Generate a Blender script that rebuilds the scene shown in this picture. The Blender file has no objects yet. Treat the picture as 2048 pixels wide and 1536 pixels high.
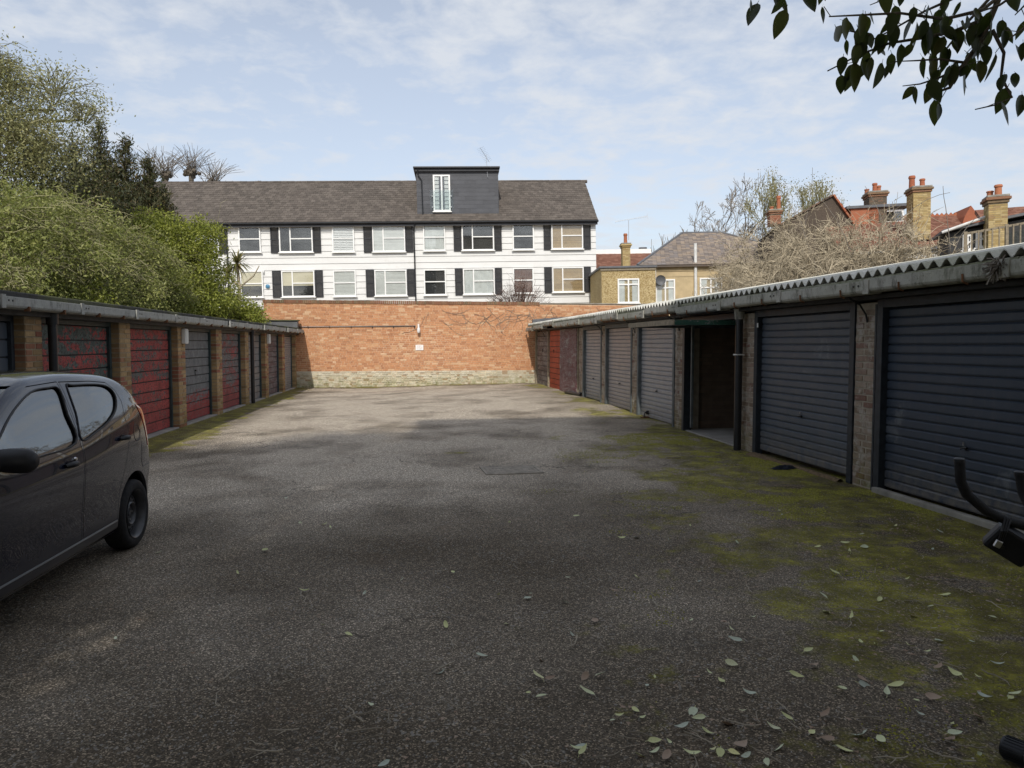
import bpy, bmesh, math, random
import numpy as np
from mathutils import Vector, Matrix, noise as mnoise
R = math.radians
random.seed(7); rng = np.random.default_rng(11)
SC = bpy.context.scene
COL = SC.collection

# ------------------------------------------------------------------ camera, sky, sun, exposure
CAM_H = 1.5; FPX = 1450.0; YAW = R(6.96); PITCH = R(-3.174)
cam = bpy.data.cameras.new('camera'); camo = bpy.data.objects.new('camera', cam); COL.objects.link(camo)
cam.sensor_fit = 'HORIZONTAL'; cam.sensor_width = 36.0; cam.lens = 36.0 * FPX / 2048.0
cam.clip_start = 0.05; cam.clip_end = 3000
camo.location = (0, 0, CAM_H); camo.rotation_euler = (R(90) + PITCH, 0, -YAW)
SC.camera = camo

SUN_EL = R(42); SUN_AZ = R(8.5)            # the sun stands behind the photographer, a little to the left
world = bpy.data.worlds.new('World'); SC.world = world; world.use_nodes = True
wn = world.node_tree; wn.nodes.clear()
def W(t, **k):
    n = wn.nodes.new(t)
    for a, b in k.items(): setattr(n, a, b)
    return n
wout = W('ShaderNodeOutputWorld'); wbg = W('ShaderNodeBackground'); sky = W('ShaderNodeTexSky')
sky.sky_type = 'NISHITA'; sky.sun_disc = False; sky.sun_elevation = SUN_EL; sky.sun_rotation = R(180) + SUN_AZ
sky.air_density = 1.0; sky.dust_density = 1.6; sky.ozone_density = 1.0; sky.altitude = 50
tc = W('ShaderNodeTexCoord'); sp = W('ShaderNodeSeparateXYZ'); wn.links.new(tc.outputs['Generated'], sp.inputs[0])
az = W('ShaderNodeMath', operation='MAXIMUM'); wn.links.new(sp.outputs['Z'], az.inputs[0]); az.inputs[1].default_value = 0.0
ad = W('ShaderNodeMath', operation='ADD'); wn.links.new(az.outputs[0], ad.inputs[0]); ad.inputs[1].default_value = 0.13
dx = W('ShaderNodeMath', operation='DIVIDE'); wn.links.new(sp.outputs['X'], dx.inputs[0]); wn.links.new(ad.outputs[0], dx.inputs[1])
dy = W('ShaderNodeMath', operation='DIVIDE'); wn.links.new(sp.outputs['Y'], dy.inputs[0]); wn.links.new(ad.outputs[0], dy.inputs[1])
cb = W('ShaderNodeCombineXYZ'); wn.links.new(dx.outputs[0], cb.inputs[0]); wn.links.new(dy.outputs[0], cb.inputs[1]); cb.inputs[2].default_value = 3.7
n1 = W('ShaderNodeTexNoise'); n1.inputs['Scale'].default_value = 1.0; n1.inputs['Detail'].default_value = 7; n1.inputs['Roughness'].default_value = 0.62; n1.inputs['Distortion'].default_value = 0.35
n2 = W('ShaderNodeTexNoise'); n2.inputs['Scale'].default_value = 7.5; n2.inputs['Detail'].default_value = 6; n2.inputs['Roughness'].default_value = 0.58; n2.inputs['Distortion'].default_value = 0.2
wn.links.new(cb.outputs[0], n1.inputs['Vector']); wn.links.new(cb.outputs[0], n2.inputs['Vector'])
mx = W('ShaderNodeMix', data_type='FLOAT'); mx.inputs[0].default_value = 0.52
wn.links.new(n1.outputs['Fac'], mx.inputs[2]); wn.links.new(n2.outputs['Fac'], mx.inputs[3])
cr = W('ShaderNodeValToRGB'); cr.color_ramp.elements[0].position = 0.455; cr.color_ramp.elements[0].color = (0.12, 0.12, 0.12, 1)
cr.color_ramp.elements[1].position = 0.60; cr.color_ramp.elements[1].color = (0.85, 0.85, 0.85, 1)
wn.links.new(mx.outputs[0], cr.inputs[0])
cm = W('ShaderNodeMix', data_type='RGBA'); wn.links.new(cr.outputs[0], cm.inputs[0])
hs = W('ShaderNodeHueSaturation'); hs.inputs['Saturation'].default_value = 0.60; hs.inputs['Value'].default_value = 0.88
zr = W('ShaderNodeValToRGB'); zr.color_ramp.elements[0].position = 0.0; zr.color_ramp.elements[0].color = (.66, .68, .72, 1); zr.color_ramp.elements[1].position = .35; zr.color_ramp.elements[1].color = (1, 1, 1, 1)
wn.links.new(az.outputs[0], zr.inputs[0]); zm = W('ShaderNodeMix', data_type='RGBA', blend_type='MULTIPLY'); zm.inputs[0].default_value = 1.0
wn.links.new(sky.outputs[0], zm.inputs[6]); wn.links.new(zr.outputs[0], zm.inputs[7]); wn.links.new(zm.outputs[2], hs.inputs['Color'])
wn.links.new(hs.outputs[0], cm.inputs[6]); cm.inputs[7].default_value = (3.6, 3.78, 4.06, 1)
wn.links.new(cm.outputs[2], wbg.inputs['Color']); wbg.inputs['Strength'].default_value = 0.135
wn.links.new(wbg.outputs[0], wout.inputs[0])

sun = bpy.data.lights.new('sun', 'SUN'); suno = bpy.data.objects.new('sun', sun); COL.objects.link(suno)
sun.energy = 2.15; sun.angle = R(0.9); sun.color = (1.0, 0.945, 0.86)
sd = Vector((math.sin(SUN_AZ) * math.cos(SUN_EL), math.cos(SUN_AZ) * math.cos(SUN_EL), -math.sin(SUN_EL)))
suno.rotation_euler = sd.to_track_quat('-Z', 'Y').to_euler(); suno.location = (-3, -20, 25)
SC.view_settings.view_transform = 'Standard'; SC.view_settings.look = 'None'
SC.view_settings.exposure = 0.6; SC.view_settings.gamma = 1.0; SC.view_settings.use_curve_mapping = False
SC.render.engine = 'CYCLES'; SC.cycles.use_denoising = True
SC.cycles.max_bounces = 7; SC.cycles.transparent_max_bounces = 12; SC.cycles.glossy_bounces = 4

# ------------------------------------------------------------------ survey helper: a sight line from the camera to a plane of the place
_F = Vector((math.sin(YAW) * math.cos(PITCH), math.cos(YAW) * math.cos(PITCH), math.sin(PITCH)))
_Rv = Vector((math.cos(YAW), -math.sin(YAW), 0)); _U = _Rv.cross(_F)
def sight(px, py): return _F + _Rv * ((px - 1024) / FPX) - _U * ((py - 768) / FPX)
def atY(px, py, Y):
    d = sight(px, py); return d * (Y / d.y) + Vector((0, 0, CAM_H))
def atX(px, py, X):
    d = sight(px, py); return d * (X / d.x) + Vector((0, 0, CAM_H))
def atZ(px, py, Z=0.0):
    d = sight(px, py); return d * ((Z - CAM_H) / d.z) + Vector((0, 0, CAM_H))

# ------------------------------------------------------------------ materials
MATS = {}
class NT:
    def __init__(s, name):
        s.m = bpy.data.materials.new(name); s.m.use_nodes = True; s.t = s.m.node_tree; s.t.nodes.clear()
        s.out = s.n('ShaderNodeOutputMaterial'); MATS[name] = s.m
    def n(s, t, **k):
        x = s.t.nodes.new(t)
        for a, b in k.items(): setattr(x, a, b)
        return x
    def l(s, a, b): s.t.links.new(a, b)
    def val(s, sock, v):
        if hasattr(v, 'node'): s.l(v, sock)
        elif isinstance(v, (tuple, list)): sock.default_value = tuple(v) + ((1,) if len(v) == 3 and len(sock.default_value) == 4 else ())
        else: sock.default_value = v
    def pos(s): return s.n('ShaderNodeNewGeometry').outputs['Position']
    def noise(s, scale, detail=5, rough=.55, dist=0., vec=None, stretch=None):
        v = vec or s.pos()
        if stretch:
            mp = s.n('ShaderNodeMapping'); s.l(v, mp.inputs[0]); mp.inputs['Scale'].default_value = stretch; v = mp.outputs[0]
        x = s.n('ShaderNodeTexNoise'); s.l(v, x.inputs['Vector']); x.inputs['Scale'].default_value = scale
        x.inputs['Detail'].default_value = detail; x.inputs['Roughness'].default_value = rough; x.inputs['Distortion'].default_value = dist
        return x.outputs['Fac']
    def voro(s, scale, out='Color', vec=None):
        x = s.n('ShaderNodeTexVoronoi'); s.l(vec or s.pos(), x.inputs['Vector']); x.inputs['Scale'].default_value = scale
        return x.outputs[out]
    def ramp(s, fac, stops, interp='LINEAR'):
        x = s.n('ShaderNodeValToRGB'); s.l(fac, x.inputs[0]); r = x.color_ramp; r.interpolation = interp
        while len(r.elements) < len(stops): r.elements.new(0.5)
        for e, (p, c) in zip(r.elements, stops):
            e.position = p; e.color = (c, c, c, 1) if isinstance(c, (int, float)) else tuple(c) + (1,)
        return x.outputs[0]
    def mix(s, fac, a, b, mode='MIX'):
        x = s.n('ShaderNodeMix', data_type='RGBA', blend_type=mode); s.val(x.inputs[0], fac); s.val(x.inputs[6], a); s.val(x.inputs[7], b)
        return x.outputs[2]
    def math(s, op, a, b=0., clamp=False):
        x = s.n('ShaderNodeMath', operation=op, use_clamp=clamp); s.val(x.inputs[0], a); s.val(x.inputs[1], b); return x.outputs[0]
    def rnd(s):
        g = s.n('ShaderNodeNewGeometry').outputs['Random Per Island']; o = s.n('ShaderNodeObjectInfo').outputs['Random']
        return s.math('FRACT', s.math('ADD', g, o))
    def xyz(s, v=None):
        x = s.n('ShaderNodeSeparateXYZ'); s.l(v or s.pos(), x.inputs[0]); return x.outputs
    def bump(s, h, strength=.3, dist=.01):
        x = s.n('ShaderNodeBump'); s.l(h, x.inputs['Height']); x.inputs['Strength'].default_value = strength; x.inputs['Distance'].default_value = dist
        return x.outputs[0]
    def attr(s, name):
        x = s.n('ShaderNodeAttribute'); x.attribute_name = name; return x
    def bsdf(s, color, rough=.8, metal=0., normal=None, spec=.5, coat=0., coat_rough=.03, trans=None, **k):
        b = s.n('ShaderNodeBsdfPrincipled'); s.val(b.inputs['Base Color'], color); s.val(b.inputs['Roughness'], rough); s.val(b.inputs['Metallic'], metal)
        b.inputs['Specular IOR Level'].default_value = spec; b.inputs['Coat Weight'].default_value = coat; b.inputs['Coat Roughness'].default_value = coat_rough
        if normal is not None: s.l(normal, b.inputs['Normal'])
        if trans is not None:
            t = s.n('ShaderNodeBsdfTranslucent'); s.val(t.inputs['Color'], trans); m = s.n('ShaderNodeMixShader'); m.inputs[0].default_value = .3
            s.l(b.outputs[0], m.inputs[1]); s.l(t.outputs[0], m.inputs[2]); s.l(m.outputs[0], s.out.inputs[0])
        else: s.l(b.outputs[0], s.out.inputs[0])
        return s.m
def simple(name, col, rough=.7, var=.15, scale=6., metal=0., bump=.15, bscale=40., spec=.4, piece=0., coat=0.):
    t = NT(name); c = tuple(col)
    dk = tuple(x * (1 - var) for x in c); lt = tuple(min(1, x * (1 + var)) for x in c)
    k = t.ramp(t.noise(scale, 6), [(.3, dk), (.7, lt)])
    if piece: k = t.mix(1., k, t.ramp(t.rnd(), [(0, 1 - piece), (1, 1 + piece)]), 'MULTIPLY')
    return t.bsdf(k, rough, metal, t.bump(t.noise(bscale, 4), bump, .01), spec, coat)
def brickmat(name, stops, grime=.35, gcol=(.12, .09, .06), gscale=1.3, moss=0., rough=.9, wash=None):
    t = NT(name); r = t.rnd(); c = t.ramp(r, stops)
    c = t.mix(.55, c, t.ramp(t.noise(22, 5, .7), [(.25, .62), (.75, 1.3)]), 'MULTIPLY')
    g = t.ramp(t.noise(gscale, 6, .65), [(.45, 0.), (.75, grime)]); c = t.mix(g, c, gcol)
    if wash: c = t.mix(t.ramp(t.noise(wash[1], 8, .7, .3), [(wash[2], 0.), (wash[2] + .1, wash[3])]), c, wash[0])
    if moss:
        z = t.xyz()[2]; k = t.math('MULTIPLY', t.ramp(z, [(.05, 1.), (.5, 0.)]), t.ramp(t.noise(6, 6, .7), [(.4, 0.), (.6, moss)])); c = t.mix(k, c, (.16, .17, .035))
    return t.bsdf(c, rough, 0, t.bump(t.noise(90, 4, .7), .5, .008), .25)

ORANGE = [(0, (.42, .20, .105)), (.2, (.49, .245, .13)), (.45, (.55, .275, .14)), (.75, (.53, .265, .138)), (.9, (.59, .345, .19)), (1, (.64, .43, .27))]
brickmat('brick_orange', ORANGE, .16, (.2, .12, .06), .9)
brickmat('brick_coping', [(0, (.22, .10, .06)), (.5, (.27, .15, .09)), (1, (.2, .15, .09))], .6, (.1, .09, .06), 3.)
brickmat('brick_cream_wash', [(0, (.50, .46, .36)), (.6, (.62, .58, .47)), (.85, (.50, .42, .32)), (1, (.38, .26, .17))], .45, (.36, .30, .17), 3.2, moss=.75)
brickmat('brick_tan', [(0, (.25, .165, .085)), (.35, (.39, .26, .13)), (.62, (.47, .325, .17)), (.78, (.41, .25, .13)), (.9, (.29, .115, .075)), (1, (.33, .13, .085))], .35, (.11, .075, .04), 1.8, moss=.45)
brickmat('brick_grey_wash', [(0, (.19, .135, .095)), (.5, (.28, .215, .16)), (.8, (.34, .27, .21)), (1, (.19, .10, .075))], .4, (.09, .075, .055), 2.2, moss=.55, wash=((.46, .44, .40), 5, .5, .6))
brickmat('brick_stock', [(0, (.30, .21, .085)), (.4, (.44, .33, .15)), (.8, (.52, .41, .21)), (1, (.33, .22, .11))], .35, (.12, .10, .06), 1.5)
brickmat('brick_red', [(0, (.24, .085, .05)), (.5, (.30, .12, .07)), (1, (.30, .16, .10))], .3, (.12, .07, .05), 2.)
brickmat('brick_dark', [(0, (.09, .07, .055)), (.6, (.14, .11, .08)), (1, (.17, .10, .07))], .4, (.05, .045, .04), 2.)
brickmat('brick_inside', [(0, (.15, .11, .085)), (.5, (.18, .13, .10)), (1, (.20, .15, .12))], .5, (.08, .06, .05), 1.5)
simple('mortar', (.60, .46, .33), .95, .2, 9); simple('mortar_tan', (.30, .24, .16), .95, .25, 9); simple('mortar_cream', (.55, .48, .34), .95, .25, 7)
simple('mortar_grey', (.33, .29, .23), .95, .25, 9); simple('mortar_stock', (.27, .23, .16), .95, .2, 9)
simple('concrete', (.27, .255, .22), .95, .3, 5, bump=.4); simple('concrete_floor', (.30, .285, .26), .9, .25, 3, bump=.3)
def gutter_mat(name, base, stain, thr, k=.8, green=0.):
    t = NT(name); c = t.ramp(t.noise(14, 6, .7), [(.3, tuple(x * .75 for x in base)), (.7, base)])
    v = t.noise(3.2, 7, .75, 0, stretch=(2.2, 2.2, .7)); c = t.mix(t.ramp(v, [(thr, 0.), (thr + .14, k)]), c, stain)
    s2 = t.noise(26, 4, .8); c = t.mix(t.ramp(s2, [(.6, 0.), (.68, .75)]), c, (.05, .05, .045))
    if green: c = t.mix(t.ramp(t.noise(1.1, 4), [(.45, 0.), (.65, green)]), c, (.16, .17, .07))
    return t.bsdf(c, .95, 0, t.bump(t.noise(60, 5, .7), .6, .01), .2)
gutter_mat('gutter_left', (.42, .42, .39), (.15, .15, .135), .52, .7)
gutter_mat('gutter_right', (.46, .45, .40), (.085, .082, .07), .51, .85, .25)
gutter_mat('corrugated', (.70, .69, .64), (.27, .26, .21), .55, .6, .5)
gutter_mat('felt', (.075, .073, .07), (.05, .055, .03), .5, .8, .6)
gutter_mat('eave_filler', (.40, .40, .32), (.2, .21, .12), .5, .7, .5)
simple('black_pipe', (.012, .013, .016), .38, .3, 8, bump=.05, spec=.5); simple('black_metal', (.015, .015, .017), .45, .3, 30, spec=.5)
simple('dark_timber', (.035, .036, .037), .7, .35, 12); simple('soffit', (.10, .10, .095), .8, .3, 6); simple('teal_frame', (.035, .055, .058), .55, .35, 9)
simple('navy_frame', (.026, .032, .040), .45, .3, 14, bump=.1); simple('grey_frame', (.10, .115, .12), .6, .3, 9); simple('white_plastic', (.74, .74, .73), .35, .05, 4, bump=.03)
simple('white_paint', (.80, .80, .78), .5, .04, 3, bump=.05); simple('white_lead', (.62, .62, .60), .6, .15, 6)
simple('shutter', (.022, .023, .028), .55, .25, 8); simple('slate_clad', (.075, .078, .088), .6, .12, 3, piece=.12); simple('lead_grey', (.11, .115, .125), .55, .2, 4)
simple('rust', (.16, .075, .035), .85, .4, 20, bump=.4); simple('timber_grey', (.25, .21, .15), .85, .3, 14, bump=.3); simple('steel', (.5, .5, .5), .35, .1, 9, metal=1.)
def boards():
    t = NT('weatherboard'); c = t.mix(.6, (.69, .69, .675), t.ramp(t.noise(1.4, 5, .6, stretch=(.4, .4, 2.)), [(.3, .88), (.7, 1.)]), 'MULTIPLY')
    c = t.mix(t.ramp(t.noise(3.5, 6, .7), [(.54, 0.), (.8, .42)]), c, (.50, .49, .43)); t.bsdf(c, .55, 0, t.bump(t.noise(30, 3), .05, .004), .4)
boards()
def peel(name, under, over, cover, extra=None, low=0., chip=13., rough=.75):
    """weathered paint: 'over' left on 'under', ragged flakes; cover = how much is left"""
    t = NT(name); p = t.pos(); und = t.mix(1., under, t.ramp(t.noise(7, 6, .7), [(.3, .6), (.7, 1.35)]), 'MULTIPLY')
    big = t.noise(1.7, 5, .65, .5, stretch=(1, .7, 3.2)); fine = t.noise(chip, 7, .75, .2)
    k = t.math('ADD', t.math('MULTIPLY', big, .48), t.math('MULTIPLY', fine, .52)); thr = .72 - .44 * cover
    if low: k = t.math('ADD', k, t.math('MULTIPLY', t.ramp(t.xyz()[2], [(.1, 1.), (.9, 0.)]), low))
    m = t.ramp(k, [(thr, 0.), (thr + .012, 1.)]); ov = t.mix(1., over, t.ramp(t.noise(3, 5), [(.3, .75), (.7, 1.15)]), 'MULTIPLY')
    c = t.mix(m, und, ov)
    if extra: c = t.mix(t.ramp(t.noise(34, 5, .8), [(.525, 0.), (.565, .88)]), c, extra)
    c = t.mix(t.ramp(t.noise(2.6, 6, .7, 0, stretch=(3, 3, .6)), [(.55, 0.), (.8, .4)]), c, (.04, .035, .03))
    t.bsdf(c, rough, 0, t.bump(t.math('ADD', m, t.noise(50, 4)), .35, .006), .3)
peel('paint_red_green', (.10, .125, .115), (.39, .075, .068), .50, (.042, .036, .034))
peel('paint_red', (.125, .13, .125), (.39, .075, .068), .56, (.045, .036, .036), .06)
peel('paint_grey', (.17, .175, .18), (.33, .05, .045), .05, (.12, .125, .13), .34)
peel('paint_red_grey', (.17, .165, .165), (.33, .075, .072), .45, (.06, .052, .052), .12)
peel('paint_silver', (.20, .20, .205), (.26, .23, .21), .5); peel('paint_mauve', (.20, .18, .185), (.14, .085, .09), .5, (.1, .09, .09))
peel('paint_orange', (.16, .14, .125), (.48, .085, .04), .74, (.1, .07, .06), .12); peel('paint_grey_flake', (.24, .22, .215), (.13, .105, .105), .5, (.1, .09, .085))
peel('paint_maroon', (.27, .265, .255), (.125, .035, .04), .64, (.40, .39, .37), 0, 22)
def steel_door(name, base, hi, dusty):
    t = NT(name); z = t.xyz()[2]; c = t.mix(t.noise(1.3, 5, .6), base, hi)
    c = t.mix(t.ramp(t.noise(2.2, 6, .7, 0, stretch=(4, 4, .7)), [(.5, 0.), (.8, dusty)]), c, (.17, .14, .12)); c = t.mix(t.ramp(t.noise(80, 3, .8), [(.70, 0.), (.73, .5)]), c, (.2, .2, .19))
    c = t.mix(t.math('MULTIPLY', t.ramp(z, [(.08, .75), (.42, 0.)]), t.ramp(t.noise(9, 6, .7), [(.35, 0.), (.65, 1.)])), c, (.20, .175, .14)); c = t.mix(t.ramp(t.noise(1.1, 7, .75, .6), [(.60, 0.), (.66, .28)]), c, (.26, .27, .28))
    t.bsdf(c, t.ramp(t.noise(5, 4), [(.3, .34), (.7, .52)]), 0, t.bump(t.noise(3, 3), .22, .03), .5)
steel_door('door_navy', (.030, .042, .062), (.043, .057, .080), .16); steel_door('door_navy_worn', (.056, .072, .098), (.084, .099, .118), .34)
steel_door('door_grey', (.25, .255, .27), (.31, .31, .32), .45); steel_door('door_pinkish', (.26, .245, .25), (.32, .295, .29), .5)
def glass(name, tint=(.9, .92, .92), refl=.10, rough=.0):
    t = NT(name); a = t.n('ShaderNodeBsdfTransparent'); t.val(a.inputs[0], tint); g = t.n('ShaderNodeBsdfGlossy'); g.inputs['Roughness'].default_value = rough
    f = t.n('ShaderNodeLayerWeight'); f.inputs[0].default_value = .5; k = t.math('ADD', t.math('MULTIPLY', t.math('POWER', f.outputs['Facing'], 4.), .8), refl, True)
    m = t.n('ShaderNodeMixShader'); t.l(k, m.inputs[0]); t.l(a.outputs[0], m.inputs[1]); t.l(g.outputs[0], m.inputs[2]); t.l(m.outputs[0], t.out.inputs[0])
glass('window_glass', (.95, .96, .96), .07); glass('car_glass', (.36, .40, .40), .17); glass('clear_glass', (.92, .95, .95), .03)
simple('room_dark', (.035, .035, .036), .9, .4, 2); simple('blind_white', (.66, .67, .64), .8, .06, 2, piece=.05); simple('blind_cream', (.62, .56, .40), .85, .05, 3)
simple('blind_wood', (.42, .30, .16), .7, .15, 8, piece=.15); simple('curtain', (.60, .62, .60), .9, .12, 3); simple('curtain_dark', (.14, .07, .05), .9, .2, 3)
def tilemat(name, stops, lichen, lc=(.30, .29, .22), rough=.9):
    t = NT(name); c = t.ramp(t.rnd(), stops); c = t.mix(.7, c, t.ramp(t.noise(1.1, 6, .65), [(.3, .80), (.7, 1.12)]), 'MULTIPLY')
    c = t.mix(t.ramp(t.noise(16, 6, .75), [(.58, 0.), (.66, lichen)]), c, lc); t.bsdf(c, rough, 0, t.bump(t.noise(40, 4), .4, .01), .25)
tilemat('tile_brown', [(0, (.082, .070, .061)), (.5, (.105, .089, .077)), (1, (.130, .111, .096))], .5)
tilemat('tile_slate', [(0, (.15, .13, .12)), (.35, (.21, .175, .15)), (.65, (.29, .23, .175)), (1, (.19, .17, .165))], .3)
tilemat('tile_red', [(0, (.15, .065, .042)), (.5, (.20, .09, .06)), (1, (.25, .125, .085))], .45); tilemat('tile_orange', [(0, (.32, .11, .06)), (1, (.40, .16, .09))], .25)
tilemat('terracotta', [(0, (.32, .10, .055)), (1, (.40, .16, .085))], .35, (.36, .30, .12))
def pebble():
    t = NT('pebbledash'); v = t.voro(34); s = t.n('ShaderNodeSeparateColor'); t.l(v, s.inputs[0])
    c = t.ramp(s.outputs[0], [(0, (.20, .135, .055)), (.5, (.42, .32, .155)), (1, (.60, .50, .30))])
    c = t.mix(t.ramp(t.noise(.8, 5), [(.4, 0.), (.75, .5)]), c, (.25, .18, .08)); t.bsdf(c, .95, 0, t.bump(t.voro(34, 'Distance'), .5, .02), .2)
pebble()
simple('render_tan', (.47, .37, .22), .95, .18, 2, bump=.4, bscale=25)
def leafmat(name, stops, rough=.5, tr=None, spec=.4):
    t = NT(name); c = t.ramp(t.rnd(), stops); t.bsdf(c, rough, 0, None, spec, trans=c if tr is None else tr)
leafmat('leaf_spring', [(0, (.15, .185, .025)), (.5, (.24, .27, .04)), (1, (.37, .39, .08))])
leafmat('leaf_olive', [(0, (.15, .18, .04)), (.5, (.23, .255, .065)), (1, (.34, .345, .12))])
leafmat('leaf_sage', [(0, (.21, .225, .085)), (.5, (.29, .29, .125)), (1, (.38, .36, .17))])
leafmat('leaf_conifer', [(0, (.04, .05, .018)), (.5, (.07, .08, .03)), (.85, (.11, .095, .036)), (1, (.16, .11, .045))])
leafmat('leaf_dark', [(0, (.014, .022, .009)), (.6, (.026, .040, .014)), (1, (.09, .085, .022))], .3, (.09, .12, .02), .4)
leafmat('leaf_bud', [(0, (.17, .16, .06)), (1, (.26, .23, .09))]); leafmat('leaf_palm', [(0, (.12, .12, .04)), (.7, (.19, .18, .06)), (1, (.28, .22, .09))])
simple('bark', (.125, .105, .08), .95, .4, 9, bump=.7, bscale=25); simple('twig_tan', (.37, .315, .225), .95, .25, 3, piece=.3); simple('twig_green', (.27, .255, .14), .95, .25, 3, piece=.3)
simple('twig_grey', (.20, .175, .145), .95, .25, 3, piece=.25); simple('twig_red', (.12, .075, .06), .95, .25, 3, piece=.25)
def litter(name, stops):
    t = NT(name); c = t.ramp(t.rnd(), stops); c = t.mix(t.ramp(t.noise(160, 4, .7), [(.58, 0.), (.66, .5)]), c, (.14, .12, .06)); t.bsdf(c, .6, 0, t.bump(t.noise(120, 3), .2, .003), .3)
litter('leaf_fallen', [(0, (.48, .49, .24)), (.35, (.60, .61, .30)), (.6, (.52, .56, .38)), (.8, (.40, .44, .38)), (1, (.66, .62, .28))]); litter('leaf_fallen_brown', [(0, (.25, .17, .115)), (1, (.36, .27, .2))])
litter('twig_fallen', [(0, (.16, .135, .10)), (1, (.38, .33, .25))]); litter('grit', [(0, (.08, .075, .07)), (.5, (.20, .19, .17)), (1, (.42, .40, .36))])
litter('moss_tuft', [(0, (.13, .125, .02)), (.4, (.20, .195, .026)), (.8, (.30, .29, .038)), (1, (.40, .37, .06))])

# ------------------------------------------------------------------ mesh helpers
class MB:
    def __init__(s): s.v = []; s.f = []; s.mi = []
    def add(s, vs, fs, mi=0):
        b = len(s.v); s.v += [tuple(v) for v in vs]; s.f += [tuple(b + i for i in f) for f in fs]; s.mi += [mi] * len(fs); return s
    def box(s, x0, x1, y0, y1, z0, z1, mi=0):
        return s.add([(x0, y0, z0), (x1, y0, z0), (x1, y1, z0), (x0, y1, z0), (x0, y0, z1), (x1, y0, z1), (x1, y1, z1), (x0, y1, z1)],
                     [(0, 3, 2, 1), (4, 5, 6, 7), (0, 1, 5, 4), (1, 2, 6, 5), (2, 3, 7, 6), (3, 0, 4, 7)], mi)
    def prism(s, poly, axis, a, b, mi=0):
        """poly: 2-D outline in the plane across 'axis' ('x': (y,z), 'y': (x,z), 'z': (x,y)), from a to b"""
        def P(u, w, t): return (t, u, w) if axis == 'x' else (u, t, w) if axis == 'y' else (u, w, t)
        n = len(poly); area = sum(poly[i][0] * poly[(i + 1) % n][1] - poly[(i + 1) % n][0] * poly[i][1] for i in range(n))
        if (area > 0) == (axis == 'y'): poly = poly[::-1]
        vs = [P(u, w, a) for u, w in poly] + [P(u, w, b) for u, w in poly]
        fs = [tuple(range(n))[::-1], tuple(range(n, 2 * n))] + [(i, (i + 1) % n, n + (i + 1) % n, n + i) for i in range(n)]
        if b < a: fs = [f[::-1] for f in fs]
        return s.add(vs, fs, mi)
    def tube(s, pts, r, n=6, cap=True, mi=0):
        pts = [Vector(p) for p in pts]; m = len(pts); rs = r if isinstance(r, (list, tuple)) else [r] * m; b = len(s.v); up = None
        for i, p in enumerate(pts):
            d = (pts[min(i + 1, m - 1)] - pts[max(i - 1, 0)]).normalized()
            if up is None: up = d.orthogonal().normalized()
            up = (up - d * up.dot(d)); up = up.normalized() if up.length > 1e-6 else d.orthogonal().normalized(); q = d.cross(up)
            for k in range(n):
                a = 2 * math.pi * k / n; s.v.append(tuple(p + (up * math.cos(a) + q * math.sin(a)) * rs[i]))
        for i in range(m - 1):
            for k in range(n):
                s.f.append((b + i * n + k, b + i * n + (k + 1) % n, b + (i + 1) * n + (k + 1) % n, b + (i + 1) * n + k)); s.mi.append(mi)
        if cap: s.f += [tuple(b + k for k in range(n))[::-1], tuple(b + (m - 1) * n + k for k in range(n))]; s.mi += [mi, mi]
        return s
    def lathe(s, prof, n=24, axis='z', c=(0, 0, 0), mi=0):
        """prof: (radius, height) pairs turned about an axis through c"""
        b = len(s.v)
        for r, hh in prof:
            for k in range(n):
                a = 2 * math.pi * k / n; u, w = r * math.cos(a), r * math.sin(a)
                p = (u, w, hh) if axis == 'z' else (hh, u, w) if axis == 'x' else (w, hh, u); s.v.append((p[0] + c[0], p[1] + c[1], p[2] + c[2]))
        for i in range(len(prof) - 1):
            for k in range(n): s.f.append((b + i * n + k, b + i * n + (k + 1) % n, b + (i + 1) * n + (k + 1) % n, b + (i + 1) * n + k)); s.mi.append(mi)
        return s
    def mesh(s, name, mats, smooth=False):
        me = bpy.data.meshes.new(name); me.from_pydata(s.v, [], s.f)
        for m in (mats if isinstance(mats, (list, tuple)) else [mats]): me.materials.append(MATS[m])
        if any(s.mi): me.polygons.foreach_set('material_index', s.mi)
        if smooth: me.polygons.foreach_set('use_smooth', [True] * len(me.polygons))
        me.update(); return me
    def build(s, name, mats, parent=None, smooth=False, bevel=0., loc=None, sharp=40):
        o = bpy.data.objects.new(name, s.mesh(name, mats, smooth)); COL.objects.link(o)
        if parent: o.parent = parent
        if loc: o.location = loc
        if smooth and sharp: o.data.set_sharp_from_angle(angle=R(sharp))
        if bevel:
            b = o.modifiers.new('bevel', 'BEVEL'); b.width = bevel; b.segments = 2; b.limit_method = 'ANGLE'
        return o
def npmesh(name, V, F, mat, parent=None, smooth=False, loc=None):
    """V (n,3), F (m,k) numpy arrays to one mesh object"""
    me = bpy.data.meshes.new(name); V = np.ascontiguousarray(V, dtype=np.float32); F = np.ascontiguousarray(F, dtype=np.int32); m, k = F.shape
    me.vertices.add(len(V)); me.vertices.foreach_set('co', V.ravel()); me.loops.add(m * k); me.loops.foreach_set('vertex_index', F.ravel())
    me.polygons.add(m); me.polygons.foreach_set('loop_start', np.arange(0, m * k, k, dtype=np.int32)); me.polygons.foreach_set('loop_total', np.full(m, k, dtype=np.int32))
    me.polygons.foreach_set('use_smooth', np.full(m, bool(smooth), dtype=bool))
    me.update(calc_edges=True); me.materials.append(MATS[mat]); o = bpy.data.objects.new(name, me); COL.objects.link(o)
    if parent: o.parent = parent
    if loc: o.location = loc
    return o
def tag(o, label=None, cat=None, group=None, kind=None):
    for k, v in (('label', label), ('category', cat), ('group', group), ('kind', kind)):
        if v: o[k] = v
    return o
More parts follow.
